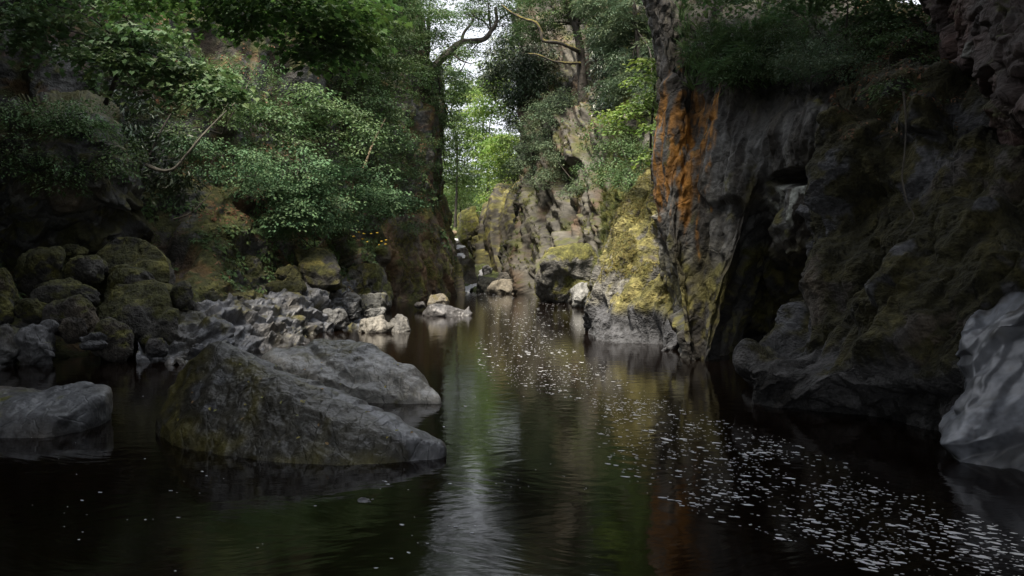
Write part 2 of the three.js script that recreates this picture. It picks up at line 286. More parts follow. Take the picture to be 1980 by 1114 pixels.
// blobs: [px, py, d, rx, ry, rz, count]
function foliage(parent, name, kind, mat, blobs, seed, o = {}) {
  const r = rng(seed), spots = [];
  for (const [px, py, d, rx, ry, rz, n] of blobs) {
    const c = px.isVector3 ? px : at(px, py, d); let tries = 0;
    for (let i = 0; i < n && tries < n * 8; tries++) {
      const a = r() * 2 * Math.PI, u = r() * 2 - 1, k = Math.cbrt(0.12 + 0.88 * r()), w = Math.sqrt(1 - u * u), p = V(c.x + rx * k * w * Math.cos(a), c.y + ry * k * u, c.z + rz * k * w * Math.sin(a));
      if (noise(p.x * (o.gap ?? 0.9) + seed, p.y * (o.gap ?? 0.9) * 1.6, p.z * (o.gap ?? 0.9)) < (o.cut ?? -0.12)) continue;
      if (p.y < 0.12) continue;
      i++; spots.push([p, c]);
    }
  }
  const geos = SPRAY[kind], per = geos.map(() => []), M = new THREE.Matrix4(), q = new THREE.Quaternion(), e = new THREE.Euler();
  spots.forEach((s, i) => per[i % geos.length].push(s));
  per.forEach((list, gi) => {
    if (!list.length) return;
    const m = new THREE.InstancedMesh(geos[gi], mat, list.length), col = new THREE.Color();
    list.forEach(([p, c], i) => {
      const out = Math.atan2(p.x - c.x, p.z - c.z), t = o.tilt ?? 0.3, s = (o.scale ?? 1) * (0.7 + 0.6 * r());
      e.set((r() - 0.3) * t, out + (r() - 0.5), (r() - 0.5) * t, 'YXZ'); q.setFromEuler(e); M.compose(p.sub(o.origin ?? V(0, 0, 0)), q, V(s, s, s)); m.setMatrixAt(i, M);
      const v = 0.7 + 0.6 * r(), h = (r() - 0.5) * 0.3; col.setRGB(v * (1 + h), v, v * (1 - h * 0.5)); m.setColorAt(i, col);
    });
    m.userData.kind = 'stuff'; m.name = gi ? `${name}_${String(gi).padStart(3, '0')}` : name; parent.add(m);
  });
}
// a tapered, slightly crooked limb through given points
function limbGeo(pts, r0, r1, o = {}) {
  const curve = new THREE.CatmullRomCurve3(pts, false, 'centripetal'), n = o.n ?? Math.max(8, pts.length * 6), k = o.k ?? 9, g = new THREE.TubeGeometry(curve, n, 1, k), P = g.attributes.position, c = V(0, 0, 0), col = new Float32Array(P.count * 3), p = V(0, 0, 0), sd = o.seed ?? 1;
  for (let i = 0; i <= n; i++) {
    curve.getPointAt(i / n, c); const rad = lerp(r0, r1, i / n);
    for (let j = 0; j <= k; j++) { const q = i * (k + 1) + j; p.fromBufferAttribute(P, q).sub(c); const b = 1 + 0.35 * noise((c.x + p.x * 0.5) * 3 + sd, (c.y + p.y * .5) * 2, (c.z + p.z * .5) * 3) * (j === k ? 1 : 1); p.multiplyScalar(rad * b).add(c); P.setXYZ(q, p.x, p.y, p.z); }
  }
  g.computeVertexNormals(); const N = g.attributes.normal, U = g.attributes.uv, len = curve.getLength();
  for (let q = 0; q < P.count; q++) {
    U.setXY(q, U.getY(q) * 0.6, U.getX(q) * len / 0.9);
    const f = fbm(P.getX(q) * 4 + sd, P.getY(q) * 4, P.getZ(q) * 4, 3); let cc = mul3(o.base ?? [0.07, 0.06, 0.05], clamp(1 + 1.2 * f, 0.4, 1.8));
    if (o.moss) cc = mix3(cc, mul3([0.19, 0.16, 0.03], 1 + f), sstep(0.0, 0.4, N.getY(q) * 0.7 + f + o.moss - 0.4));
    col.set(cc, q * 3);
  }
  g.setAttribute('color', new THREE.BufferAttribute(col, 3)); return g;
}
function tree(name, base, label, category, group) { const t = new THREE.Group(); t.position.copy(base); tag(t, label, category, group); t.userData.base = base; return t; }
function part(parent, name, geo, mat) { const m = new THREE.Mesh(geo, mat); m.name = name; parent.add(m); return m; }
// trunk or limb given as surveyed points
function limb(t, name, pts, r0, r1, o) { const b = t.position; return part(t, name, limbGeo(pts.map((q) => (q.isVector3 ? q : at(q[0], q[1], q[2])).clone().sub(b)), r0, r1, o), barkMat); }
// thin boughs from a fork to the middle of each clump
function boughs(t, from, blobs, r0, seed, extra = 3) {
  const r = rng(seed), f = (from.isVector3 ? from : at(...from)).clone().sub(t.position), geos = [];
  for (const [px, py, d, rx, ry, rz] of blobs) {
    const c = at(px, py, d).sub(t.position), m = f.clone().lerp(c, 0.5).add(V((r() - 0.5) * 0.5, 0.25 * f.distanceTo(c) * 0.4, (r() - 0.5) * 0.5)); geos.push(limbGeo([f, m, c], r0, r0 * 0.35, { k: 6, n: 10, seed }));
    for (let i = 0; i < extra; i++) { const e = c.clone().add(V((r() - 0.5) * 1.7 * rx, (r() - 0.5) * 1.4 * ry, (r() - 0.5) * 1.7 * rz)); geos.push(limbGeo([m.clone().lerp(c, 0.3 + 0.6 * r()), c.clone().lerp(e, 0.4).add(V(0, 0.08, 0)), e], r0 * 0.4, r0 * 0.1, { k: 5, n: 8, seed })); }
  }
  part(t, 'bough', mergeGeometries(geos), barkMat);
}
function finish(t, name) { delete t.userData.base; return add(t, name); }

// ---------------------------------------------------------------- water
{
  const n = 512, d = new Uint8Array(n * n * 4), T = 2 * Math.PI;
  for (let j = 0; j < n; j++) for (let i = 0; i < n; i++) { const u = i / n * T, v = j / n * T; const g = 128 + 150 * fbm(Math.cos(u) * 1.6 + 3, Math.sin(u) * 1.6 + Math.cos(v) * 1.6, Math.sin(v) * 1.6, 5); d.set([g, g, g, 255], (j * n + i) * 4); }
  const ripple = new THREE.DataTexture(d, n, n); ripple.wrapS = ripple.wrapT = THREE.RepeatWrapping; ripple.magFilter = THREE.LinearFilter; ripple.needsUpdate = true;
  const water = new THREE.MeshPhysicalMaterial({ name: 'peaty water', color: new THREE.Color().setRGB(0.0035, 0.0017, 0.0008), roughness: 0.07, ior: 1.333, bumpMap: ripple, bumpScale: 0.0032 });
  const g = new THREE.PlaneGeometry(60, 64, 1, 1); g.rotateX(-Math.PI / 2);
  const U = g.attributes.uv, P = g.attributes.position; for (let i = 0; i < P.count; i++) U.setXY(i, P.getX(i) / 2.6, P.getZ(i) / 1.5);
  const m = new THREE.Mesh(g, water); m.position.set(0, 0, -8); m.userData.kind = 'structure'; m.userData.label = 'still peaty dark river water'; add(m, 'river_water');
}

// ---------------------------------------------------------------- the gorge: banks and hillside
const W3 = (x, y, z) => V(x, y, z);
const inside = (p, c, rx, ry, rz) => 1 - Math.hypot((p.x - c.x) / rx, (p.y - c.y) / ry, (p.z - c.z) / rz);
{ // left bank and cliff, from behind the camera to the bend
  const cols = [
    [W3(-9, -1, 16), W3(-10, 0.3, 16), W3(-11, 1.4, 16), W3(-12, 2.6, 16), W3(-12.5, 4.5, 16), W3(-13, 7, 16), W3(-13.5, 9.5, 16), W3(-15, 12, 16)],
    [W3(-8, -1, 2), W3(-8.6, 0.2, 2), W3(-9.3, 1.2, 2), W3(-10, 2.4, 2), W3(-10.5, 4.5, 2), W3(-10.8, 7, 2), W3(-11.2, 9.5, 2), W3(-13, 12, 2)],
    [W3(-7.8, -1, -7), W3(-8.3, 0.2, -7), W3(-9, 1.2, -7.5), W3(-9.8, 2.4, -8), W3(-10.3, 4.5, -8.5), W3(-10.6, 6.5, -8.5), W3(-11, 9, -8.8), W3(-12.6, 11.5, -9)],
    [[-60, 770, 12.1], [-60, 712, 12.6], [-60, 620, 14.4], [-60, 520, 15.4], [-60, 420, 16.2], [-60, 210, 16.8], [-60, 0, 16.6], [-80, -300, 18.3]],
    [[120, 760, 12.9], [120, 702, 13.4], [120, 610, 15.3], [120, 510, 16.4], [120, 410, 17.4], [120, 200, 18.0], [120, 0, 17.9], [100, -300, 19.8]],
    [[250, 745, 13.3], [250, 694, 13.8], [250, 600, 15.8], [250, 510, 17.0], [250, 405, 18.2], [250, 230, 19.0], [250, 30, 18.9], [230, -300, 20.8]],
    [[380, 735, 13.58], [380, 690, 14.08], [380, 610, 15.8], [380, 535, 17.2], [380, 420, 18.8], [380, 260, 19.6], [380, 60, 19.98], [360, -300, 22.18]],
    [[520, 700, 15.72], [520, 664, 16.32], [520, 605, 17.9], [520, 545, 19.2], [520, 440, 20.6], [520, 290, 21.8], [520, 80, 22.72], [510, -300, 25.12]],
    [[620, 670, 18.15], [620, 634, 18.95], [620, 588, 20.5], [620, 540, 21.9], [620, 440, 23.3], [620, 290, 24.5], [620, 80, 25.35], [610, -300, 28.15]],
    [[690, 640, 22], [690, 605, 23.8], [690, 570, 24.8], [690, 530, 25.6], [690, 440, 26.6], [690, 290, 27.4], [690, 80, 28.8], [690, -300, 31]],
    [[770, 610, 28], [770, 582, 29.8], [770, 550, 30.2], [770, 510, 30.6], [770, 420, 31], [770, 290, 31.4], [770, 130, 32.4], [770, -200, 35]],
    [[835, 600, 31], [838, 575, 33], [842, 540, 33], [846, 490, 33.2], [836, 400, 33.4], [834, 310, 33.8], [836, 225, 34.4], [840, 130, 37]],
    [[850, 600, 34], [858, 575, 36], [860, 540, 37], [858, 490, 38], [846, 400, 38], [845, 310, 38.5], [848, 225, 39], [850, 130, 41]],
    [[846, 590, 44], [848, 560, 46], [850, 520, 48], [846, 470, 50], [838, 400, 50], [836, 310, 50], [838, 225, 50], [840, 130, 52]],
  ];
  const b = broken(1.5, 1.3, 0.3, 0.42, 11, 0.03);
  const m = face('left_bank', cols, 560, 300, { shape: (p, n) => { const r = b(p, n); const k = sstep(-0.2, 0.5, p.y); return { h: (r.h ?? r) * (0.35 + 0.65 * k), tone: r.tone }; }, seed: 4, base: [0.1, 0.1, 0.095], second: [0.1, 0.075, 0.05], secondBias: 0.02, lichen: -0.04, moss: 0.12, mossUp: 0.5, mossCol: [0.045, 0.05, 0.014], mossCol2: [0.09, 0.09, 0.026], mat: mossMat, weight: [0.3, 0.5, 0.7, 1, 1, 1, 1, 1, 1, 0.8, 0.8, 1, 0.4], tile: 1.6,
    extra: (p, n, c, f, f2) => mix3(c, mul3(LITTER, 0.8 + f2), sstep(0.14, 0.2, fbm(p.x * 0.9 + 60, p.y * 1.1, p.z * 0.9, 4) + 0.4 * f2) * 0.4) });
  m.userData.kind = 'structure'; m.userData.label = 'mossy left bank and cliff of the gorge';
}
{ // river bed rising upstream to the hill behind
  const cols = [-16, -9, -5, -2.8, -0.5, 2, 5, 10, 18].map((x) => {
    const v = Math.max(0, Math.abs(x + 3.2) - 2.2);
    return [W3(x, -0.7, -35), W3(x, -0.15 + v * 0.4, -38), W3(x * 1.05 - 0.2, 1.2 + v * 0.5, -47), W3(x * 1.1 - 0.6, 2.4 + v * 0.6, -58), W3(x * 1.3, 3.4 + v * 0.5, -68), W3(x * 1.6, 6.5 + v * 0.3, -82), W3(x * 2, 9, -100)];
  });
  const m = face('upstream_valley_floor', cols, 120, 160, { shape: broken(1.6, 1, 0.2, 0.3, 5, 0.03), seed: 8, moss: 0.1, base: [0.13, 0.13, 0.12], mossCol: [0.08, 0.1, 0.03], mossCol2: [0.15, 0.17, 0.05], mat: mossMat });
  m.userData.kind = 'structure'; m.userData.label = 'rocky stream bed climbing away upstream';
}
{ // wooded slope above the right-hand cliffs
  const cols = [
    [[1190, 590, 36], [1180, 560, 36], [1190, 500, 36], [1195, 430, 36], [1200, 350, 37], [1205, 250, 38], [1210, 100, 40], [1215, -250, 44]],
    [[1150, 595, 26], [1148, 570, 26.2], [1162, 500, 26.2], [1172, 430, 26.6], [1184, 350, 27.4], [1192, 250, 28.4], [1200, 100, 30], [1210, -250, 34]],
    [[1175, 605, 22.6], [1175, 575, 22.8], [1192, 500, 23.4], [1205, 430, 24], [1215, 350, 25], [1222, 250, 26], [1232, 100, 28], [1245, -250, 32]],
    [[1250, 620, 20.2], [1250, 585, 20.3], [1252, 500, 20.8], [1260, 430, 21.4], [1265, 350, 22], [1272, 250, 23], [1282, 100, 25], [1300, -250, 29]],
    [[1400, 640, 18.4], [1400, 600, 18.5], [1400, 500, 19], [1400, 430, 19.5], [1400, 350, 20], [1400, 250, 20.5], [1410, 100, 22], [1440, -250, 26]],
    [[1700, 640, 18], [1700, 600, 18], [1700, 500, 18], [1700, 400, 18], [1700, 300, 18], [1700, 150, 18], [1720, 0, 19], [1760, -300, 22]],
  ];
  const m = face('right_slope', cols, 260, 280, { shape: broken(1.3, 1.4, 0.5, 0.4, 21, 0.03), seed: 12, base: [0.15, 0.14, 0.12], moss: 0.22, mossUp: 0.3, mossCol: [0.07, 0.085, 0.02], mossCol2: [0.15, 0.15, 0.04], lichen: -0.03, mat: mossMat, tile: 2.4 });
  m.userData.kind = 'structure'; m.userData.label = 'grassy slope behind the mossy slab';
}
{ // right bank beside and behind the camera
  const cols = [
    [[1860, 960, 10], [1860, 800, 10], [1860, 640, 10], [1860, 450, 10.2], [1860, 330, 10.6], [1850, 240, 11], [1840, 120, 12], [1840, -150, 14], [1840, -420, 16]],
    [[1990, 990, 6.9], [1990, 885, 7.1], [1990, 640, 7.6], [1990, 450, 8.2], [1990, 330, 8.5], [1975, 240, 9.2], [1960, 150, 10.4], [1960, -150, 13], [1960, -420, 15]],
    [[2300, 1040, 5.6], [2300, 920, 5.7], [2300, 640, 6.4], [2300, 450, 6.9], [2300, 300, 7.3], [2300, 200, 7.8], [2320, 100, 8.8], [2340, -200, 11], [2350, -500, 13]],
    [W3(5.3, -1, -3), W3(5.5, 0.2, -3), W3(5.9, 1.4, -3), W3(6.1, 2.6, -3), W3(6.3, 3.8, -3), W3(6.7, 5, -3), W3(7.4, 6, -3), W3(9, 8, -3), W3(11, 11, -3)],
    [W3(5.6, -1, 3), W3(5.8, 0.2, 3), W3(6.2, 1.4, 3), W3(6.4, 2.6, 3), W3(6.6, 3.8, 3), W3(7, 5, 3), W3(7.7, 6, 3), W3(9.3, 8, 3), W3(11, 11, 3)],
    [W3(6.4, -1, 15), W3(6.8, 0.2, 15), W3(7.2, 1.4, 15), W3(7.6, 2.6, 15), W3(8, 3.8, 15), W3(8.4, 5, 15), W3(9, 6, 15), W3(11, 8, 15), W3(13, 11, 15)],
  ];
  const m = face('right_bank', cols, 200, 160, { shape: broken(1.2, 1.2, 0.4, 0.45, 31, 0.03), seed: 15, base: [0.09, 0.09, 0.09], moss: 0.2, mossCol: [0.045, 0.045, 0.014], mossCol2: [0.08, 0.075, 0.022], mat: mossMat });
  m.userData.kind = 'structure'; m.userData.label = 'mossy right bank of the gorge at the picture edge';
}

// ---------------------------------------------------------------- cliffs and outcrops on the right
{ // far dark buttress beyond the pool
  const cols = [
    [[925, 560, 58], [925, 530, 58], [922, 490, 58], [930, 430, 58], [946, 395, 58], [965, 372, 59], [985, 345, 60]],
    [[930, 565, 45.5], [926, 535, 46], [921, 490, 46.4], [931, 435, 46.8], [945, 395, 47.4], [962, 375, 48.4], [984, 345, 51]],
    [[972, 570, 43], [968, 542, 43.4], [967, 490, 44], [967, 430, 44.4], [972, 388, 45], [988, 365, 47], [1004, 335, 50]],
    [[1040, 578, 40], [1035, 552, 40.4], [1030, 490, 41], [1030, 430, 41.4], [1030, 385, 42], [1035, 350, 44], [1040, 320, 47]],
  ];
  const m = face('rock_buttress', cols, 140, 150, { shape: (p) => { const r = broken(1.8, 2.6, -0.2, 0.25, 41, 0.03)(p); return { h: r.h + 0.6 * beds(p, -0.2, 1.4, 5), tone: r.tone }; }, seed: 18, base: [0.075, 0.068, 0.055], moss: -0.02, mossUp: 0.5, mossCol: [0.09, 0.085, 0.02], mossCol2: [0.2, 0.18, 0.05], tile: 4 });
  tag(m, 'dark narrow rock buttress at the far end of the pool, right of the cascade', 'cliff', 'rock faces of the gorge');
}
{ // big leaning buttress with slanting beds
  const cols = [
    [[1024, 580, 52], [1018, 562, 52], [990, 520, 52], [994, 470, 52], [1008, 400, 52], [1022, 330, 52], [1022, 250, 52], [1018, 150, 52], [1012, -120, 53]],
    [[1022, 582, 36.2], [1015, 564, 36.6], [986, 520, 37.4], [990, 470, 38], [1005, 400, 38.4], [1019, 330, 39], [1020, 250, 40], [1015, 150, 41], [1010, -120, 43]],
    [[1062, 584, 33], [1057, 567, 33.4], [1048, 500, 34.6], [1052, 430, 35], [1064, 350, 35.5], [1070, 280, 36], [1075, 200, 38], [1080, 100, 40], [1080, -120, 42]],
    [[1112, 590, 30.6], [1108, 572, 30.8], [1105, 500, 31.8], [1110, 430, 32.4], [1120, 350, 33], [1126, 280, 34], [1132, 200, 36], [1136, 100, 38], [1140, -120, 40]],
    [[1210, 600, 28], [1210, 575, 28], [1205, 500, 28.6], [1205, 430, 29], [1210, 350, 30], [1210, 280, 31], [1210, 200, 33], [1215, 100, 35], [1220, -120, 38]],
  ];
  const m = face('rock_buttress', cols, 240, 300, { shape: (p) => { const r = broken(1.5, 2.8, -0.55, 0.36, 43, 0.04)(p); return { h: r.h + 0.7 * beds(p, -0.55, 1.5, 3) + 0.22 * beds(p, -0.5, 0.45, 7), tone: r.tone }; }, seed: 22, base: [0.105, 0.097, 0.08], second: [0.13, 0.085, 0.05], secondBias: 0.04, lichen: -0.07, lichenCol: [0.4, 0.38, 0.3], moss: -0.3, mossUp: 0.5, mossCol: [0.06, 0.064, 0.018], mossCol2: [0.11, 0.105, 0.03], tile: 3.4 });
  tag(m, 'tall brown rock buttress with slanting beds behind the grassy mound', 'cliff', 'rock faces of the gorge');
}
{ // sunlit mossy slab
  const cols = [
    [[1150, 665, 25], [1145, 640, 25], [1150, 590, 25], [1170, 540, 25], [1195, 470, 25], [1220, 410, 25], [1248, 360, 25], [1275, 320, 25]],
    [[1140, 672, 17.6], [1133, 642, 18], [1140, 590, 18.4], [1160, 540, 18.7], [1190, 470, 19], [1214, 412, 19.4], [1240, 365, 19.9], [1266, 330, 20.8]],
    [[1180, 700, 15.7], [1176, 668, 16], [1190, 600, 16.7], [1212, 540, 17.2], [1234, 470, 17.8], [1250, 410, 18.4], [1264, 362, 19], [1285, 322, 20.4]],
    [[1236, 715, 14.8], [1232, 684, 15], [1240, 610, 15.7], [1250, 540, 16.3], [1262, 470, 17], [1274, 405, 17.6], [1284, 356, 18.2], [1306, 315, 19.8]],
    [[1312, 720, 14.5], [1310, 690, 14.7], [1302, 610, 15.4], [1298, 540, 16], [1300, 470, 16.6], [1306, 400, 17.2], [1312, 352, 17.8], [1338, 305, 19.4]],
    [[1430, 720, 15.5], [1430, 690, 15.6], [1420, 610, 16], [1415, 540, 16.4], [1415, 470, 17], [1415, 400, 17.4], [1415, 350, 18], [1420, 300, 19.4]],
  ];
  const cav = at(1262, 468, 17.1), cav2 = at(1240, 640, 15.3), cav3 = at(1160, 600, 17.6);
  const bk0 = broken(0.8, 2.4, 0.5, 0.3, 51, 0.03), bk = (p) => { const r = bk0(p); r.h += 0.3 * beds(p, 0.48, 0.6, 2) + 0.09 * beds(p, 0.48, 0.2, 6); return r; };
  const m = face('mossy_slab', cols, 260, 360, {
    shape: (p) => { const r = bk(p); let h = r.h; const q = p.x * Math.cos(0.5) - p.y * Math.sin(0.5); h += 0.12 * ridge(q * 2.2, p.z * 0.4, 8, 3) - 0.05 + 0.1 * fbm(q * 6, (p.x * 0.5 + p.y) * 1.2, p.z * 2, 4);
      h -= 0.7 * sstep(0, 0.6, inside(p, cav, 0.32, 0.55, 0.9)) + 0.55 * sstep(0, 0.7, inside(p, cav2, 0.75, 0.5, 1.2)) + 0.3 * sstep(0, 0.7, inside(p, cav3, 0.2, 0.4, 0.7)); return { h, tone: r.tone }; },
    seed: 25, base: [0.17, 0.165, 0.15], moss: 0.2, mossUp: 0.25, mossCol: [0.13, 0.12, 0.035], mossCol2: [0.3, 0.265, 0.1], lichen: 0.03, lichenCol: [0.4, 0.38, 0.3], mat: mossMat, tile: 1.1, weight: [0.25, 1, 1, 1, 1],
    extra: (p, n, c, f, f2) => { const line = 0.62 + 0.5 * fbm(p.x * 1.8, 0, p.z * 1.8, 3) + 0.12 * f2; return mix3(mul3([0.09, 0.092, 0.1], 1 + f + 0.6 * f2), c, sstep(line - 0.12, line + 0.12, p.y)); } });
  tag(m, 'sunlit yellow-green mossy slab leaning against the orange-stained pillar', 'cliff', 'rock faces of the gorge');
}
{ // orange-stained pillar and the roof of the alcove
  const cols = [
    [[1345, 730, 22], [1338, 690, 22], [1312, 590, 22], [1292, 450, 22], [1286, 320, 22], [1298, 200, 22], [1266, 20, 22], [1210, -260, 24]],
    [[1340, 735, 14], [1329, 692, 14], [1305, 590, 14.2], [1284, 450, 14.4], [1278, 320, 14.6], [1290, 200, 14.8], [1259, 20, 15], [1200, -260, 16]],
    [[1362, 740, 13.5], [1352, 694, 13.5], [1350, 590, 13.4], [1338, 450, 13.6], [1335, 320, 13.8], [1345, 200, 14.2], [1310, 20, 15], [1260, -260, 16.5]],
    [[1382, 745, 13.4], [1374, 700, 13.2], [1398, 590, 12.9], [1428, 460, 12.8], [1430, 330, 12.9], [1420, 200, 13.3], [1400, 50, 14.6], [1380, -260, 17]],
    [[1420, 745, 14.8], [1428, 705, 15.2], [1462, 590, 14.8], [1478, 450, 13.2], [1488, 340, 12.6], [1490, 200, 12.6], [1480, 60, 14.4], [1480, -260, 17.5]],
    [[1490, 745, 15.4], [1505, 700, 15.6], [1525, 590, 14.4], [1545, 450, 12.2], [1560, 340, 11.8], [1560, 200, 11.8], [1560, 60, 14], [1580, -260, 18]],
    [[1620, 745, 13.4], [1620, 700, 13.4], [1630, 590, 13], [1640, 465, 12.2], [1660, 340, 11.6], [1670, 200, 11.5], [1670, 60, 13.8], [1690, -260, 18]],
  ];
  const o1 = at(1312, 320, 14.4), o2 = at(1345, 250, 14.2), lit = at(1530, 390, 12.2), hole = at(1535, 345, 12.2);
  const bk0 = broken(0.85, 2.6, 0.12, 0.4, 61, 0.012), bk = (p) => { const r = bk0(p); r.h += 0.06 * beds(p, 0.12, 0.4, 4); return r; };
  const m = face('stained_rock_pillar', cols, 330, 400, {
    shape: (p) => { const r = bk(p); const q = p.x * Math.cos(0.15) - p.y * Math.sin(0.15); let h = r.h * 0.8 + 0.1 * ridge(q * 3, p.y * 0.5, p.z * 2, 3) - 0.05 + 0.09 * fbm(q * 8, p.y * 1.1, p.z * 6, 4); h -= 0.5 * sstep(0, 0.6, inside(p, hole, 0.42, 0.16, 0.8)); return { h, tone: r.tone * 1.3 }; },
    seed: 28, base: [0.15, 0.148, 0.14], second: [0.1, 0.085, 0.06], lichen: 0.0, lichenCol: [0.4, 0.4, 0.36], moss: -0.16, mossUp: 0.3, mossCol: [0.07, 0.07, 0.018], mossCol2: [0.16, 0.145, 0.04], tile: 1.2, weight: [0.25, 1, 1, 1, 1, 0.8],
    extra: (p, n, c, f, f2) => {
      const streak = fbm(p.x * 5 + p.z * 3, p.y * 0.8, p.z * 3, 4);
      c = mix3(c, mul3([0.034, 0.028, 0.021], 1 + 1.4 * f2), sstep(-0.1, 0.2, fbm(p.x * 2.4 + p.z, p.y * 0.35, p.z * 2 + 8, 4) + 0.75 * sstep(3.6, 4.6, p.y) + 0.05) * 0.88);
      const a = Math.max(inside(p, o1, 0.6, 1.3, 1.2), inside(p, o2, 0.5, 1.0, 0.9) - 0.2) * 1.3 + streak * 1.2 + f2 * 0.5;
      c = mix3(c, mul3(ORANGE, clamp(0.8 + 1.3 * f2 + 0.6 * streak, 0.3, 1.5)), sstep(0.0, 0.55, a + 0.5 * streak) * (0.95 - 0.85 * sstep(0.08, 0.2, fbm(p.x * 7 + 2, p.y * 2.2, p.z * 7, 3))));
      const low = sstep(2.2, 0.9, p.y + 0.8 * f) * sstep(0.25, 0.6, p.y + 0.5 * f2); c = mix3(c, mul3([0.2, 0.18, 0.045], 1 + 1.2 * f2), low * sstep(-0.25, 0.15, f + f2) * 0.75);
      const l = inside(p, lit, 0.5, 0.38, 0.8); if (l > 0) c = mix3(c, [0.5, 0.52, 0.46], sstep(0.15, 0.2, fbm(p.x * 3 + 5, p.y * 3, p.z * 3, 4) + 0.12) * sstep(0, 0.3, l) * 0.9);  // pale lichen spots on the rock by the alcove roof
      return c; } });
  tag(m, 'tall rock pillar streaked with bright orange algae, jutting over the water', 'cliff', 'rock faces of the gorge');
}
{ // near mossy wall on the right
  const cols = [
    [[1520, 800, 13.4], [1520, 745, 13.2], [1560, 660, 13], [1595, 600, 12.8], [1610, 500, 12.6], [1615, 400, 12.4], [1620, 300, 12.2], [1640, 185, 12.2], [1670, 80, 13.5], [1680, 0, 15]],
    [[1470, 830, 9.5], [1450, 778, 9.6], [1432, 720, 9.5], [1520, 655, 10.3], [1558, 560, 10.6], [1585, 430, 10.7], [1592, 300, 10.8], [1604, 190, 11], [1640, 90, 13], [1650, 0, 15]],
    [[1535, 850, 9.2], [1520, 790, 9.2], [1530, 725, 8.9], [1590, 645, 9.3], [1630, 550, 9.6], [1655, 420, 9.9], [1665, 300, 10.1], [1675, 195, 10.4], [1690, 90, 12.4], [1700, 0, 14.5]],
    [[1690, 880, 8.6], [1685, 812, 8.6], [1690, 735, 8.1], [1710, 640, 8.5], [1730, 540, 8.8], [1750, 420, 9.2], [1758, 300, 9.6], [1760, 200, 9.8], [1765, 90, 11.6], [1775, 0, 14]],
    [[1845, 920, 7.8], [1845, 845, 7.8], [1842, 765, 7.5], [1845, 660, 7.8], [1850, 560, 8.1], [1855, 430, 8.5], [1858, 310, 8.9], [1855, 225, 9.2], [1855, 120, 10.6], [1870, 0, 13.5]],
    [[2020, 990, 6.6], [2020, 880, 6.8], [2020, 770, 7.1], [2020, 650, 7.4], [2010, 540, 7.6], [2005, 440, 7.8], [1995, 340, 8.2], [1985, 270, 8.8], [1985, 160, 10.4], [1990, 0, 13]],
  ];
  const bulge = at(1760, 760, 8);
  const bk0 = broken(0.95, 1.3, 0.7, 0.5, 71, 0.03), bk = (p) => { const r = bk0(p); r.h += 0.14 * beds(p, 0.75, 0.6, 8); return r; };
  const m = face('mossy_wall', cols, 360, 380, {
    shape: (p) => { const r = bk(p); let h = r.h + 0.3 * fbm(p.x * 1.1, p.y * 1.1, p.z * 1.1 + 4, 3); h -= 0.3 * sstep(0, 0.6, inside(p, bulge, 0.6, 0.3, 1)); return { h, tone: r.tone * 0.6 }; },
    seed: 33, base: [0.12, 0.12, 0.125], lichen: 0.0, moss: 0.3, mossUp: 0.35, mossCol: [0.036, 0.033, 0.012], mossCol2: [0.066, 0.058, 0.019], mat: mossMat, tile: 1.2,
    extra: (p, n, c, f, f2) => {
      const line = 0.55 + 0.9 * fbm(p.x * 1.1 + 9, 0, p.z * 1.1, 3) + 0.25 * f2; c = mix3(mul3([0.068, 0.066, 0.065], 1 + 1.2 * f + 1.4 * f2), c, sstep(line - 0.04, line + 0.06, p.y));
      return c; } });
  tag(m, 'near dark mossy rock wall on the right, with a knobbly toe in the water', 'cliff', 'rock faces of the gorge');
}
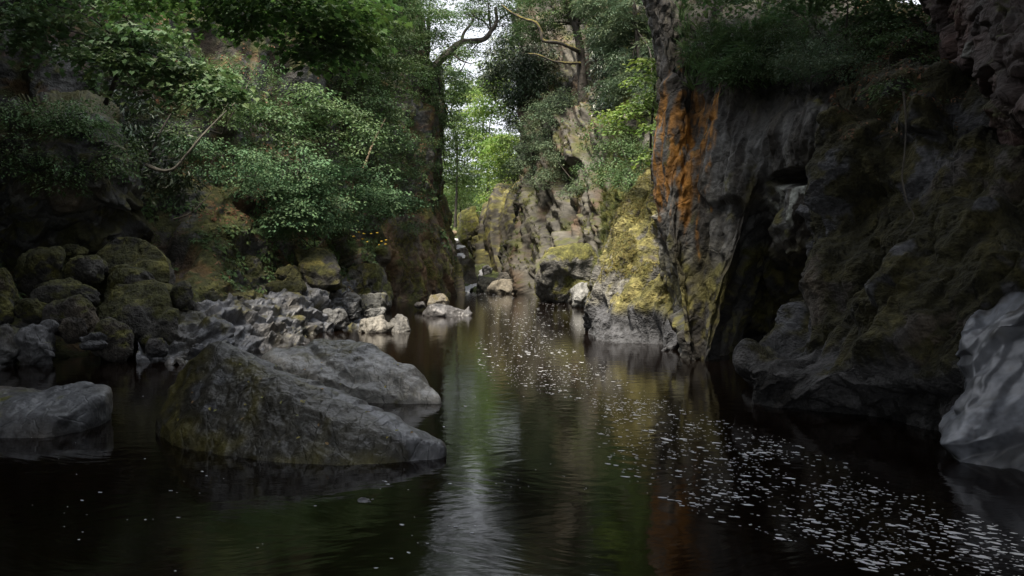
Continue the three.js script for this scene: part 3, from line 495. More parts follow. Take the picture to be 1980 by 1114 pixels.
{ // pale water-worn rock at the right edge
  const cols = [
    [[1850, 930, 8.4], [1852, 860, 8.6], [1850, 800, 8.8], [1850, 700, 9], [1850, 640, 9.2], [1870, 600, 9.4], [1900, 480, 10]],
    [[1840, 940, 6.95], [1834, 866, 7.1], [1846, 800, 7.2], [1864, 720, 7.45], [1852, 650, 7.7], [1862, 600, 8], [1890, 480, 9.6]],
    [[1900, 960, 6.6], [1895, 874, 6.75], [1890, 800, 6.85], [1905, 720, 7.15], [1900, 650, 7.4], [1905, 595, 7.7], [1920, 470, 9.5]],
    [[1985, 970, 6.4], [1980, 878, 6.55], [1975, 800, 6.7], [1975, 720, 6.95], [1972, 640, 7.15], [1968, 580, 7.4], [1970, 450, 9.3]],
    [[2160, 990, 6.0], [2160, 890, 6.2], [2150, 800, 6.3], [2150, 700, 6.5], [2140, 620, 6.8], [2140, 560, 7.0], [2140, 430, 8.8]],
    [[2420, 1010, 6.4], [2420, 890, 6.6], [2410, 800, 6.8], [2410, 700, 7.2], [2400, 620, 7.8], [2390, 560, 8.4], [2380, 430, 9.6]],
  ];
  const m = face('water_worn_rock', cols, 240, 240, {
    shape: (p) => { const q = p.x * 0.6 - p.y * 0.8 + 0.25 * noise(p.x * 1.6, p.y * 1.6, 1); let h = 0.16 * fbm(p.x * 1.2 + 3, p.y * 1.2, p.z * 1.2, 3) + 0.16 * (ridge(q * 1.7, p.z * 0.8, 4, 2) - 0.5) + 0.03 * fbm(p.x * 6, p.y * 3, p.z * 6, 3) + 0.13 * beds(p, 0.95, 0.42, 3) + 0.04 * beds(p, 0.7, 0.15, 6); return h; },
    seed: 36, base: [0.26, 0.275, 0.31], second: [0.2, 0.195, 0.185], secondBias: 0.0, mat: smoothMat, moss: -0.62, mossUp: 0.6, mossCol: [0.055, 0.05, 0.016], mossCol2: [0.09, 0.08, 0.02], tile: 0.9,
    extra: (p, n, c, f, f2) => { const q = p.x * 0.7 - p.y * 0.7 + 0.2 * noise(p.x * 2, p.y * 2, p.z * 2), v = Math.abs(noise(q * 3.4, p.y * 0.8, p.z)); c = mix3(c, mul3([0.3, 0.31, 0.33], 1 + f2), sstep(0.14, 0.02, v) * 0.6); c = mix3(c, mul3([0.11, 0.112, 0.12], 1 + f2), sstep(0.16, 0.3, noise(q * 2.1 + 7, p.y * 0.5, p.z) + 0.3 * f2) * 0.7); return mix3(c, mul3([0.06, 0.055, 0.045], 1 + f2), sstep(0.1, 0.3, f * 0.9 + 0.6 * f2 + 0.35 * (p.y - 0.95)) * 0.85); } });
  tag(m, 'pale blue-grey rock polished by the river at the right edge', 'rock', 'rock faces of the gorge');
}
{ // overhanging reddish rock, top right
  const cols = [
    [[1880, 330, 10.5], [1885, 250, 10.5], [1880, 180, 10.6], [1850, 110, 11], [1830, 50, 11.4], [1800, -40, 12], [1760, -200, 13]],
    [[1930, 330, 8.9], [1935, 250, 8.8], [1925, 190, 8.7], [1905, 110, 8.8], [1890, 40, 9], [1860, -40, 9.6], [1820, -220, 11]],
    [[1985, 350, 8.4], [1985, 270, 8.2], [1975, 190, 8.0], [1965, 110, 8], [1955, 30, 8.2], [1935, -50, 8.8], [1900, -240, 10]],
    [[2120, 360, 7.9], [2120, 270, 7.6], [2110, 190, 7.4], [2100, 110, 7.4], [2100, 20, 7.6], [2080, -60, 8], [2040, -260, 9]],
    [[2350, 360, 8.4], [2350, 270, 8.2], [2350, 190, 8], [2350, 110, 8], [2340, 20, 8.2], [2330, -60, 8.6], [2300, -260, 9.4]],
  ];
  const m = face('overhanging_rock', cols, 160, 180, { shape: broken(0.5, 1, 0.9, 0.7, 81, 0.01), seed: 38, base: [0.085, 0.066, 0.06], second: [0.13, 0.078, 0.066], secondBias: 0.06, lichen: -0.02, moss: -0.3, mossCol: [0.05, 0.05, 0.015], mossCol2: [0.08, 0.075, 0.02], tile: 1 });
  tag(m, 'reddish overhanging rock in the top right corner', 'cliff', 'rock faces of the gorge');
}
// ---------------------------------------------------------------- outcrops on the left
{ // lichen-spotted buttress on the left side of the narrows
  const cols = [
    [[700, 612, 30], [700, 590, 30], [705, 540, 30], [712, 490, 30], [726, 440, 31], [750, 405, 33]],
    [[716, 606, 27.6], [716, 588, 28], [720, 540, 28.3], [726, 490, 28.6], [737, 440, 29.2], [762, 408, 31]],
    [[762, 600, 29], [760, 580, 29.4], [756, 540, 29.2], [762, 490, 29.4], [777, 430, 30], [792, 395, 32]],
    [[812, 594, 30.4], [811, 575, 30.8], [806, 530, 30.8], [812, 480, 31], [817, 420, 31.6], [828, 385, 34]],
    [[862, 588, 31.8], [864, 572, 32.3], [862, 530, 32.6], [852, 480, 33], [846, 430, 33.6], [842, 390, 36]],
    [[884, 584, 34], [886, 568, 35], [881, 520, 36], [869, 470, 36.6], [857, 430, 37], [849, 390, 39]],
    [[884, 580, 48], [884, 560, 49], [880, 510, 50], [868, 460, 50], [856, 420, 50], [848, 380, 50]],
  ];
  const m = face('rock_buttress', cols, 240, 200, { shape: (p) => { const r = broken(1.3, 1.9, -0.2, 0.32, 91, 0.03)(p); return { h: r.h + 0.3 * beds(p, -0.25, 0.9, 9), tone: r.tone }; }, seed: 44, base: [0.14, 0.12, 0.095], second: [0.19, 0.12, 0.065], secondBias: 0.1, lichen: 0.0, lichenCol: [0.38, 0.35, 0.26], moss: 0.02, mossUp: 0.4, mossCol: [0.085, 0.085, 0.022], mossCol2: [0.19, 0.165, 0.045], mat: mossMat, tile: 2.8, weight: [0.6, 1, 1, 1, 1, 0.4] });
  tag(m, 'brown and green rock buttress left of the narrows, under hanging leaves', 'cliff', 'rock faces of the gorge');
}
{ // mossy ledge of pale blocks, far left
  const cols = [
    [[-30, 520, 17], [-30, 455, 16.8], [-20, 400, 16.5], [0, 330, 16.5], [10, 280, 16.8], [30, 220, 17], [60, 186, 20]],
    [[20, 520, 16.6], [25, 450, 16.1], [30, 400, 15.8], [35, 335, 15.3], [38, 280, 15.5], [60, 215, 15.9], [85, 184, 19.5]],
    [[120, 520, 16.6], [120, 450, 16.1], [122, 400, 15.8], [125, 335, 15.2], [125, 275, 15.3], [125, 212, 15.6], [130, 184, 19.5]],
    [[215, 520, 17], [215, 460, 16.5], [212, 400, 16.1], [210, 335, 15.7], [206, 280, 15.8], [200, 220, 16], [190, 188, 19.5]],
    [[290, 530, 19], [290, 470, 18], [285, 410, 17], [275, 350, 17.4], [262, 300, 17.8], [240, 240, 18], [215, 196, 20]],
  ];
  const m = face('rock_ledge', cols, 180, 180, { shape: (p) => { const r = broken(0.9, 0.9, 0.05, 0.42, 95, 0.02)(p); return { h: r.h + 0.16 * beds(p, 1.45, 0.5, 2), tone: r.tone }; }, seed: 47, base: [0.1, 0.1, 0.095], lichen: 0.06, lichenCol: [0.3, 0.3, 0.27], moss: 0.14, mossUp: 0.6, mossCol: [0.05, 0.048, 0.013], mossCol2: [0.08, 0.075, 0.02] });
  tag(m, 'blocky rock ledge with a moss cap, above the boulders at far left', 'cliff', 'rock faces of the gorge');
}

// ---------------------------------------------------------------- boulders
const under = (px, py, y = -0.4) => { const q = onWater(px, py); q.y = y; return q; };
const DARKMOSS = { mossCol: [0.05, 0.05, 0.013], mossCol2: [0.1, 0.095, 0.024], moss: 0.3, mossUp: 0.45, base: [0.07, 0.066, 0.058] };
const GREY = { base: [0.17, 0.172, 0.175], second: [0.15, 0.135, 0.11], mat: rockMat };
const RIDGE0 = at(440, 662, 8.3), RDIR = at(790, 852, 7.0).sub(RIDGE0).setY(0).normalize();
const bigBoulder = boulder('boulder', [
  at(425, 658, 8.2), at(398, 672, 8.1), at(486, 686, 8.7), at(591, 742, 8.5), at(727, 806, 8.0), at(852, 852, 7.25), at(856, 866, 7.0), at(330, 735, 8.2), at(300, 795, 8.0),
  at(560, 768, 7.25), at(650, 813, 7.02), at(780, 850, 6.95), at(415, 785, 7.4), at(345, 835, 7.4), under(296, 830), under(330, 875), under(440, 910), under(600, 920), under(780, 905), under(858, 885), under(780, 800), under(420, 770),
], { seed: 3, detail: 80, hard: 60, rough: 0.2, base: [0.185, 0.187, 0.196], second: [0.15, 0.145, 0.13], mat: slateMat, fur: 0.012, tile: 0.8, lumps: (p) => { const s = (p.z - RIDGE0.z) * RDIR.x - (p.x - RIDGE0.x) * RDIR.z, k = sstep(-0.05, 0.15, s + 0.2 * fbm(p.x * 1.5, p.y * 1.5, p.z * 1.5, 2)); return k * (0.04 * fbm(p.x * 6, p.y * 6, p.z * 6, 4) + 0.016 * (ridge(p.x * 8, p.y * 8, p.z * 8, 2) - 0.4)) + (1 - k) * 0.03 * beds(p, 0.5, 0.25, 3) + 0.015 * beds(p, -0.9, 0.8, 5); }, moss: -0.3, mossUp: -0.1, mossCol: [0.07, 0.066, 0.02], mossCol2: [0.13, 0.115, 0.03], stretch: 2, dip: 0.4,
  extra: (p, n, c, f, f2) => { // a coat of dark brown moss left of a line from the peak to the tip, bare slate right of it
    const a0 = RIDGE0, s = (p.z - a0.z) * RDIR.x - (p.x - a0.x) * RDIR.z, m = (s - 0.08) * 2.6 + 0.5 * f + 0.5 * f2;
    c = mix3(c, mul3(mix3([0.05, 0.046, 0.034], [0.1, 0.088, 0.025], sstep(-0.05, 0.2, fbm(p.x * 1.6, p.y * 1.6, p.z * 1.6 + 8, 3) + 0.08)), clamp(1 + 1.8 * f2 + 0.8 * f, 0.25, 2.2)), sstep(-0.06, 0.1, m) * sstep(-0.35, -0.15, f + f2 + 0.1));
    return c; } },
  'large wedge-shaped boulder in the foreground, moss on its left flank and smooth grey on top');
const secondBoulder = boulder('boulder', [
  at(512, 692, 10.2), at(560, 668, 10.5), at(610, 658, 10.5), at(665, 660, 10.7), at(745, 698, 10.2), at(805, 730, 9.8), at(848, 760, 9.6), at(853, 776, 9.45), at(560, 715, 9.8), at(650, 736, 9.6), at(720, 756, 9.5),
  under(500, 765), under(600, 780), under(740, 783), under(858, 784), under(820, 735), under(680, 700), under(520, 700),
], { seed: 9, detail: 56, hard: 40, rough: 0.4, base: [0.23, 0.23, 0.222], second: [0.15, 0.13, 0.1], mat: slateMat, lichen: -0.02, lichenCol: [0.34, 0.31, 0.25], lumps: (p) => 0.06 * beds(p, -0.8, 0.5, 2) + 0.05 * fbm(p.x * 4, p.y * 4, p.z * 4, 3), moss: -0.16, mossUp: 0.2, mossCol: [0.06, 0.055, 0.02], mossCol2: [0.12, 0.1, 0.03], stretch: 1.8, dip: -0.3, tile: 0.9},
  'rounded grey boulder behind the large wedge-shaped one, with brown moss patches');
boulder('boulder', [at(-120, 770, 8.2), at(0, 752, 8.9), at(110, 744, 9.0), at(207, 746, 8.7), at(200, 768, 8.3), at(140, 795, 7.95), at(80, 830, 7.7), at(-20, 790, 7.9), under(-150, 855), under(75, 852), under(150, 825), under(200, 790), under(60, 770), under(-150, 775)],
  { seed: 14, detail: 44, hard: 40, rough: 0.45, base: [0.13, 0.135, 0.145], mat: slateMat, moss: -0.5, dip: 0.2, stretch: 1.6}, 'low flat-topped grey boulder in the water at the left edge');
const L = (x0, x1, y0, y1, d, seed, label, o = {}) => stone('boulder', x0, x1, y0, y1, d, seed, { detail: 22, ...DARKMOSS, fur: 0.02, hard: 9, rough: 0.8, ...o }, label, 'boulders heaped on the left bank');
boulder('boulder', [at(168, 492, 15.4), at(215, 462, 15.5), at(240, 455, 15.5), at(262, 463, 15.4), at(290, 462, 15.3), at(322, 490, 15), at(337, 520, 14.8), at(334, 548, 14.7), at(280, 545, 14.7), at(200, 530, 14.8), at(250, 470, 16.4), at(320, 500, 16.2), at(180, 570, 15.6), at(330, 590, 15.6), at(180, 520, 16.3)],
  { seed: 21, detail: 34, hard: 20, rough: 0.5, ...DARKMOSS, mossCol2: [0.13, 0.12, 0.03], fur: 0.02 }, 'big ridge-topped mossy boulder crowning the heap on the left bank', 'boulders heaped on the left bank');
boulder('boulder', [at(188, 575, 14.2), at(210, 545, 14.2), at(250, 535, 14.3), at(268, 545, 14.2), at(300, 536, 14.2), at(330, 560, 14), at(342, 610, 13.8), at(338, 660, 13.7), at(260, 670, 13.4), at(190, 650, 13.6), at(220, 560, 15.2), at(320, 560, 15.2), at(200, 700, 14), at(335, 700, 14), at(260, 600, 13.5)],
  { seed: 22, detail: 34, hard: 12, rough: 0.7, ...DARKMOSS, moss: 0.12, fur: 0.018 }, 'broad rounded boulder at the foot of the heap, mossy top and bare lower half', 'boulders heaped on the left bank');
L(32, 132, 462, 575, 14.6, 23, 'tall rounded mossy boulder left of the ridge-topped one');
L(126, 207, 490, 548, 14.7, 24, 'egg-shaped mossy boulder leaning on the ridge-topped one');
L(116, 172, 474, 502, 15.5, 25, 'small mossy boulder perched behind the egg-shaped one');
L(208, 297, 510, 556, 14.5, 26, 'low mossy boulder wedged between the ridge-topped and the broad one');
L(-40, 40, 508, 605, 13.8, 27, 'mossy boulder cut off by the left edge of the picture');
L(98, 188, 572, 645, 13.5, 28, 'angular brown slab tilted above the round slab', { moss: -0.25, hard: 20, base: [0.09, 0.082, 0.075] });
L(108, 182, 608, 662, 13.05, 29, 'smooth round slab propped at the water edge on the left', { moss: -0.6, base: [0.075, 0.068, 0.062], hard: 6, rough: 0.3, deep: 0.12 });
L(178, 268, 612, 690, 13.2, 30, 'brown boulder sloping into the water below the broad one', { moss: -0.3, base: [0.09, 0.08, 0.07], tilt: -0.4 });
L(28, 98, 578, 625, 13.4, 31, 'small mossy boulder above the pale rocks at far left');
L(72, 165, 538, 592, 13.9, 32, 'flat mossy slab tilted beneath the tall rounded boulder', { tilt: 0.45, deep: 0.5 });
L(108, 192, 552, 596, 13.8, 33, 'grey-topped mossy boulder left of the broad one', { moss: 0.1, lichen: 0.02, lichenCol: [0.16, 0.16, 0.14] });
L(330, 374, 542, 606, 14.4, 34, 'upright boulder pressed against the right side of the broad one', { moss: 0.05 });
L(278, 326, 648, 690, 13.3, 35, 'small dark stone at the water edge left of the wet shelf', { moss: -0.5, base: [0.1, 0.1, 0.105] });
L(-60, 45, 622, 715, 12.7, 36, 'pale grey rock at the water edge, left edge of the picture', { moss: -0.5, base: [0.15, 0.15, 0.15], hard: 20, mat: rockMat, rough: 1.3 });
L(30, 108, 628, 705, 12.9, 37, 'pale grey angular rock beside the round slab', { moss: -0.5, base: [0.14, 0.14, 0.145], hard: 20, mat: rockMat, rough: 1.3 });
L(150, 215, 640, 664, 12.9, 38, 'thin flat grey stone lying at the water edge', { moss: -0.6, base: [0.12, 0.12, 0.125], deep: 0.25, tilt: 0.1 });
L(145, 210, 658, 676, 12.7, 39, 'narrow stone half under water below the thin flat one', { moss: -0.6, base: [0.11, 0.11, 0.115], deep: 0.2 });
L(-50, 30, 565, 625, 13.3, 66, 'mossy hump between the left edge and the small boulder', { moss: 0.35 });
L(240, 330, 490, 540, 16.6, 67, 'mossy hump behind the crown of the heap', { moss: 0.35 });
const C = (x0, x1, y0, y1, d, seed, label, o = {}) => stone('boulder', x0, x1, y0, y1, d, seed, { detail: 22, hard: 14, rough: 1, ...GREY, ...o }, label, 'rocks along the middle of the left bank');
boulder('boulder', [at(563, 476, 20.2), at(600, 472, 20.4), at(625, 486, 20.2), at(642, 498, 20), at(664, 540, 19.6), at(660, 553, 19.5), at(596, 552, 19.4), at(578, 515, 19.6), at(570, 500, 20.8), at(640, 500, 21.4), at(660, 560, 21), at(585, 570, 20.6)],
  { seed: 40, detail: 30, hard: 24, rough: 0.6, ...DARKMOSS, moss: 0.12, mossCol2: [0.14, 0.12, 0.03], fur: 0.02 }, 'leaning dark block with a mossy flat top, middle of the left bank', 'rocks along the middle of the left bank');
C(528, 588, 510, 556, 19.6, 41, 'rounded mossy rock left of the leaning dark block', { ...DARKMOSS, mat: mossMat, moss: 0.35, mossCol2: [0.14, 0.13, 0.03] });
C(512, 594, 536, 582, 18.9, 42, 'low dark mossy rock in front of the leaning block', { ...DARKMOSS, mat: mossMat, moss: 0.25 });
C(430, 520, 560, 596, 17.6, 43, 'low dark mossy hump above the wet shelf', { ...DARKMOSS, mat: mossMat });
C(655, 762, 505, 590, 25, 44, 'pale mossy mound below the yellow flowers', { mat: mossMat, moss: 0.22, mossCol: [0.1, 0.105, 0.03], mossCol2: [0.19, 0.18, 0.055], base: [0.2, 0.19, 0.17], lichen: 0.02 });
C(688, 752, 568, 614, 21.4, 45, 'dome-shaped olive boulder where the bank meets the river', { moss: -0.1, base: [0.2, 0.195, 0.17], mossCol: [0.12, 0.115, 0.05], mossCol2: [0.16, 0.15, 0.07] });
C(702, 748, 592, 622, 20.2, 46, 'pale squat stone below the dome-shaped boulder', { base: [0.18, 0.18, 0.172] });
C(683, 765, 614, 648, 18.3, 47, 'flat pale rock with a rusty top in the shallows', { base: [0.17, 0.158, 0.135], second: [0.22, 0.14, 0.07], secondBias: 0.0 });
boulder('boulder', [at(745, 640, 18.2), at(752, 625, 18.2), at(764, 611, 18.3), at(782, 611, 18.4), at(792, 638, 18.3), at(786, 620, 18.9), at(760, 615, 19), at(742, 655, 18.6), at(794, 655, 18.6), at(770, 650, 17.9)], { seed: 48, detail: 24, hard: 30, rough: 0.5, ...GREY, base: [0.16, 0.152, 0.138] }, 'sharp-edged tan block beside the rusty flat rock in the shallows', 'rocks along the middle of the left bank');
C(620, 678, 598, 632, 18.6, 49, 'angular grey stone at the end of the wet shelf', { base: [0.15, 0.15, 0.148], hard: 24 });
C(640, 700, 560, 600, 21.4, 50, 'sloping grey rock below the leaning block', { base: [0.2, 0.2, 0.2], mat: wetMat });
C(660, 700, 585, 615, 20.4, 68, 'dark hollow-sided stone between the dome-shaped boulder and the shelf', { base: [0.09, 0.09, 0.09], mat: wetMat });
C(825, 872, 566, 605, 23.4, 51, 'rounded tan rock on the islet in mid stream', { base: [0.24, 0.21, 0.15], moss: -0.2, mossCol: [0.12, 0.1, 0.04], mossCol2: [0.18, 0.15, 0.06], hard: 8, rough: 0.6 });
C(816, 918, 586, 622, 23, 52, 'dark wet flat rock of the islet in mid stream', { base: [0.12, 0.115, 0.115], mat: wetMat, rough: 0.9, sink: 0.3 });
C(800, 822, 583, 596, 25, 53, 'tiny stone in the water left of the islet', { base: [0.14, 0.13, 0.12], detail: 12 });
stone('boulder', 684, 732, 964, 990, 5.75, 54, { detail: 20, base: [0.13, 0.13, 0.14], mat: wetMat, hard: 7, sink: 0.03, rough: 1.2 }, 'small grey stone just breaking the water in the foreground');
const F = (x0, x1, y0, y1, d, seed, label, o = {}) => stone('boulder', x0, x1, y0, y1, d, seed, { detail: 18, hard: 12, rough: 1, ...GREY, ...o }, label, 'rocks at the head of the pool');
F(866, 926, 494, 562, 40, 55, 'dark brown boulder below the cascade', { base: [0.1, 0.085, 0.065], moss: -0.1, mossCol: [0.08, 0.07, 0.02], mossCol2: [0.14, 0.12, 0.04] });
F(944, 1012, 541, 572, 35.6, 56, 'pale tent-shaped rock at the head of the pool', { base: [0.24, 0.21, 0.16], hard: 18 });
F(918, 966, 530, 568, 37, 57, 'dark pointed rock left of the tent-shaped one', { base: [0.12, 0.115, 0.09], hard: 18 });
F(956, 1004, 526, 548, 39, 58, 'flat pale rock behind the tent-shaped one', { base: [0.24, 0.22, 0.19] });
F(928, 952, 514, 534, 42, 59, 'small white-washed rock in the rapids', { base: [0.28, 0.27, 0.26], detail: 12 });
F(1040, 1092, 549, 585, 30.2, 60, 'round striped grey boulder under the grassy mound', { base: [0.19, 0.18, 0.16], hard: 7, rough: 0.6 });
F(1098, 1150, 545, 596, 26.6, 61, 'fluted grey rock beside the foot of the mossy slab', { base: [0.24, 0.24, 0.23], stretch: 2, dip: 0.2, rough: 0.9 });
F(1030, 1172, 472, 590, 29.4, 62, 'grassy mossy mound in front of the leaning buttress', { mat: mossMat, base: [0.17, 0.165, 0.15], moss: 0.16, mossUp: 0.55, mossCol: [0.1, 0.1, 0.026], mossCol2: [0.2, 0.185, 0.05], deep: 1.2, detail: 34 });
F(888, 944, 398, 500, 52, 63, 'moss-lit rock face at the top of the cascade', { mat: mossMat, base: [0.2, 0.18, 0.13], moss: 0.25, mossCol: [0.14, 0.14, 0.03], mossCol2: [0.28, 0.26, 0.07] });
F(904, 950, 455, 505, 48, 64, 'pale-edged boulder under the moss-lit rock face', { base: [0.15, 0.14, 0.1], moss: 0.0, mossCol: [0.14, 0.13, 0.03], mossCol2: [0.26, 0.24, 0.08] });
F(872, 912, 478, 512, 46.4, 69, 'brown rock step between the lowest and middle cascades', { base: [0.14, 0.12, 0.09] });
F(866, 906, 462, 490, 51.5, 70, 'brown rock step between the middle and top cascades', { base: [0.16, 0.14, 0.1] });
F(842, 876, 330, 500, 43, 65, 'narrow mossy rock fin left of the cascade', { mat: mossMat, base: [0.13, 0.12, 0.09], moss: 0.2, mossCol: [0.1, 0.1, 0.026], mossCol2: [0.19, 0.18, 0.05], tilt: 0.12 });
{ // the wet shelf of broken slate along the left waterline
  const cols = [
    [[268, 720, 12.9], [268, 694, 13.2], [275, 672, 13.7], [285, 655, 14.4], [300, 640, 15.2]],
    [[330, 725, 12.8], [328, 692, 13.3], [332, 655, 13.9], [345, 620, 14.7], [360, 606, 15.6]],
    [[400, 722, 12.9], [398, 690, 13.5], [398, 642, 14.1], [405, 608, 15], [415, 592, 16]],
    [[480, 705, 13.8], [480, 676, 14.6], [472, 628, 15.4], [475, 592, 16.4], [480, 574, 17.4]],
    [[570, 690, 15.2], [565, 656, 16.2], [560, 608, 17.2], [560, 576, 18.2], [560, 562, 19.2]],
    [[650, 665, 17.6], [645, 636, 18.8], [640, 595, 19.6], [636, 563, 20.6], [636, 552, 21.4]],
    [[712, 640, 20], [706, 614, 22], [695, 585, 22.6], [685, 560, 23.4], [682, 548, 24]],
  ];
  const bk0 = broken(0.7, 0.8, 0.9, 0.5, 97, 0.01), bk = (p) => { const r = bk0(p); r.h += 0.16 * beds(p, 1.2, 0.35, 4); return r; };
  const m = face('wet_rock_shelf', cols, 300, 170, { shape: (p) => { const r = bk(p); return { h: r.h + 0.04 + 0.1 * fbm(p.x * 5, p.y * 5, p.z * 5, 4), tone: r.tone * 1.2 }; }, seed: 52, base: [0.12, 0.124, 0.137], second: [0.08, 0.072, 0.06], secondBias: 0.05, lichen: -0.1, moss: -0.22, mossUp: 0.25, mossCol: [0.05, 0.045, 0.015], mossCol2: [0.09, 0.08, 0.022], mat: wetMat, tile: 0.9 });
  tag(m, 'jagged shelf of wet bluish slate along the left waterline', 'rock shelf');
}
// ---------------------------------------------------------------- rapids at the head of the pool
{
  const white = new THREE.MeshStandardMaterial({ name: 'white water', color: new THREE.Color().setRGB(0.5, 0.5, 0.52), roughness: 0.5, bumpMap: fuzz, bumpScale: 0.05 });
  const run = (name, label, pts, w) => { // a tongue of broken water down the given points
    const n = 40, k = 10, pos = [], idx = [], uv = [], c = new THREE.CatmullRomCurve3(pts.map((q) => at(...q)));
    for (let i = 0; i <= n; i++) { const p = c.getPoint(i / n); for (let j = 0; j <= k; j++) { const s = (j / k - 0.5), e = w * (0.8 + 0.5 * noise(i * 0.2, 3, p.z)); const x = p.x + s * e + 0.1 * noise(i * 0.3, j, 2); pos.push(x, p.y + 0.09 * fbm(x * 3, i * 0.4, p.z * 2, 3) + 0.06 * (1 - 4 * s * s), p.z); uv.push(x, p.z); if (i < n && j < k) { const q = i * (k + 1) + j; idx.push(q, q + 1, q + k + 1, q + 1, q + k + 2, q + k + 1); } } }
    const g = new THREE.BufferGeometry(); g.setAttribute('position', new THREE.Float32BufferAttribute(pos, 3)); g.setAttribute('uv', new THREE.Float32BufferAttribute(uv, 2)); g.setIndex(idx); g.computeVertexNormals();
    const m = new THREE.Mesh(g, white); m.userData.kind = 'structure'; m.userData.label = label; add(m, name);
  };
  run('rapids_water', 'white water running into the head of the pool', [[892, 566, 36], [905, 556, 38.5], [930, 545, 41], [938, 522, 44]], 0.7);
  run('cascade_water', 'white water of the lowest step of the cascade', [[892, 503, 43.4], [890, 497, 44], [889, 491, 45]], 0.6);
  run('cascade_water', 'white water of the middle step of the cascade', [[886, 487, 47.4], [885, 481, 48.4], [886, 476, 49.4]], 0.9);
  run('cascade_water', 'white water of the top step of the cascade', [[884, 471, 53], [882, 467, 54], [881, 463, 55]], 0.8);
  const t = tree('log', at(880, 453, 57), 'fallen tree trunk lying across the top of the cascade', 'log');
  limb(t, 'trunk', [[858, 455, 57], [872, 452, 57], [890, 451, 57], [906, 453, 57]], 0.2, 0.17, { base: [0.26, 0.19, 0.12], n: 20, k: 12 });
  limb(t, 'broken_branch', [[886, 452, 57], [890, 447, 57.2], [892, 444, 57.5]], 0.06, 0.04, { base: [0.26, 0.19, 0.12] });
  finish(t, 'fallen_log');
}

// ---------------------------------------------------------------- trees and shrubs
function plant(name, kind, mat, blobs, seed, label, category, group, o = {}) {
  const [px, py, d] = o.root ?? [blobs[0][0], blobs[0][1] + 60, blobs[0][2] + 0.5], base = at(px, py, d), t = tree(name, base, label, category, group);
  if (o.trunk) limb(t, 'trunk', o.trunk, o.r0 ?? 0.14, o.r1 ?? 0.06, { moss: o.mossy, seed });
  for (const l of o.limbs ?? []) limb(t, 'limb', l.pts, l.r0, l.r1, { moss: l.moss ?? o.mossy, seed, n: l.pts.length * 7 });
  if (o.bough !== 0) boughs(t, o.fork ?? base, blobs, o.bough ?? 0.04, seed, o.twigs ?? 3);
  foliage(t, o.trunk ? 'crown' : 'foliage', kind, mat, blobs, seed, { origin: base, ...o });
  return finish(t, name);
}
const LB = 'shrubs hanging down the left cliff', FT = 'trees beyond the narrows', RT = 'trees and bushes above the right cliff';
// sycamore reaching in from the upper left
plant('sycamore_tree', 'maple', LEAF.bright, [[560, 20, 9.4, 1.0, 0.36, 0.9, 70], [650, 60, 9.8, 0.42, 0.28, 0.5, 30], [470, -20, 9.2, 0.9, 0.34, 0.9, 56], [690, 10, 10, 0.35, 0.25, 0.5, 24], [330, -30, 9.6, 0.9, 0.34, 0.9, 50], [620, 95, 9.6, 0.35, 0.14, 0.4, 14]], 101,
  'sycamore with bright green lobed leaves reaching in at the top left', 'tree', null, { trunk: [[-420, 480, 10.5], [-330, 100, 10.2], [-200, -180, 10], [0, -330, 9.8]], root: [-420, 480, 10.5], fork: [0, -330, 9.8], r0: 0.2, r1: 0.1, bough: 0.035, tilt: 0.5 });
plant('sycamore_tree', 'maple', LEAF.mid, [[250, 90, 11.6, 0.8, 0.36, 0.7, 56], [350, 150, 11.8, 0.62, 0.25, 0.5, 40], [410, 182, 11.8, 0.4, 0.16, 0.4, 24], [130, 60, 12, 0.9, 0.5, 0.8, 60], [60, 0, 12, 0.8, 0.4, 0.7, 40], [230, 20, 12, 0.7, 0.4, 0.7, 40], [330, 200, 12, 0.5, 0.2, 0.4, 20]], 102,
  'young sycamore fanning its leaves out above the mossy ledge at left', 'tree', null, { trunk: [[205, 200, 13.5], [225, 150, 12.8], [245, 100, 12]], root: [205, 205, 13.6], fork: [245, 100, 12], r0: 0.04, r1: 0.02, bough: 0.016, tilt: 0.45 });
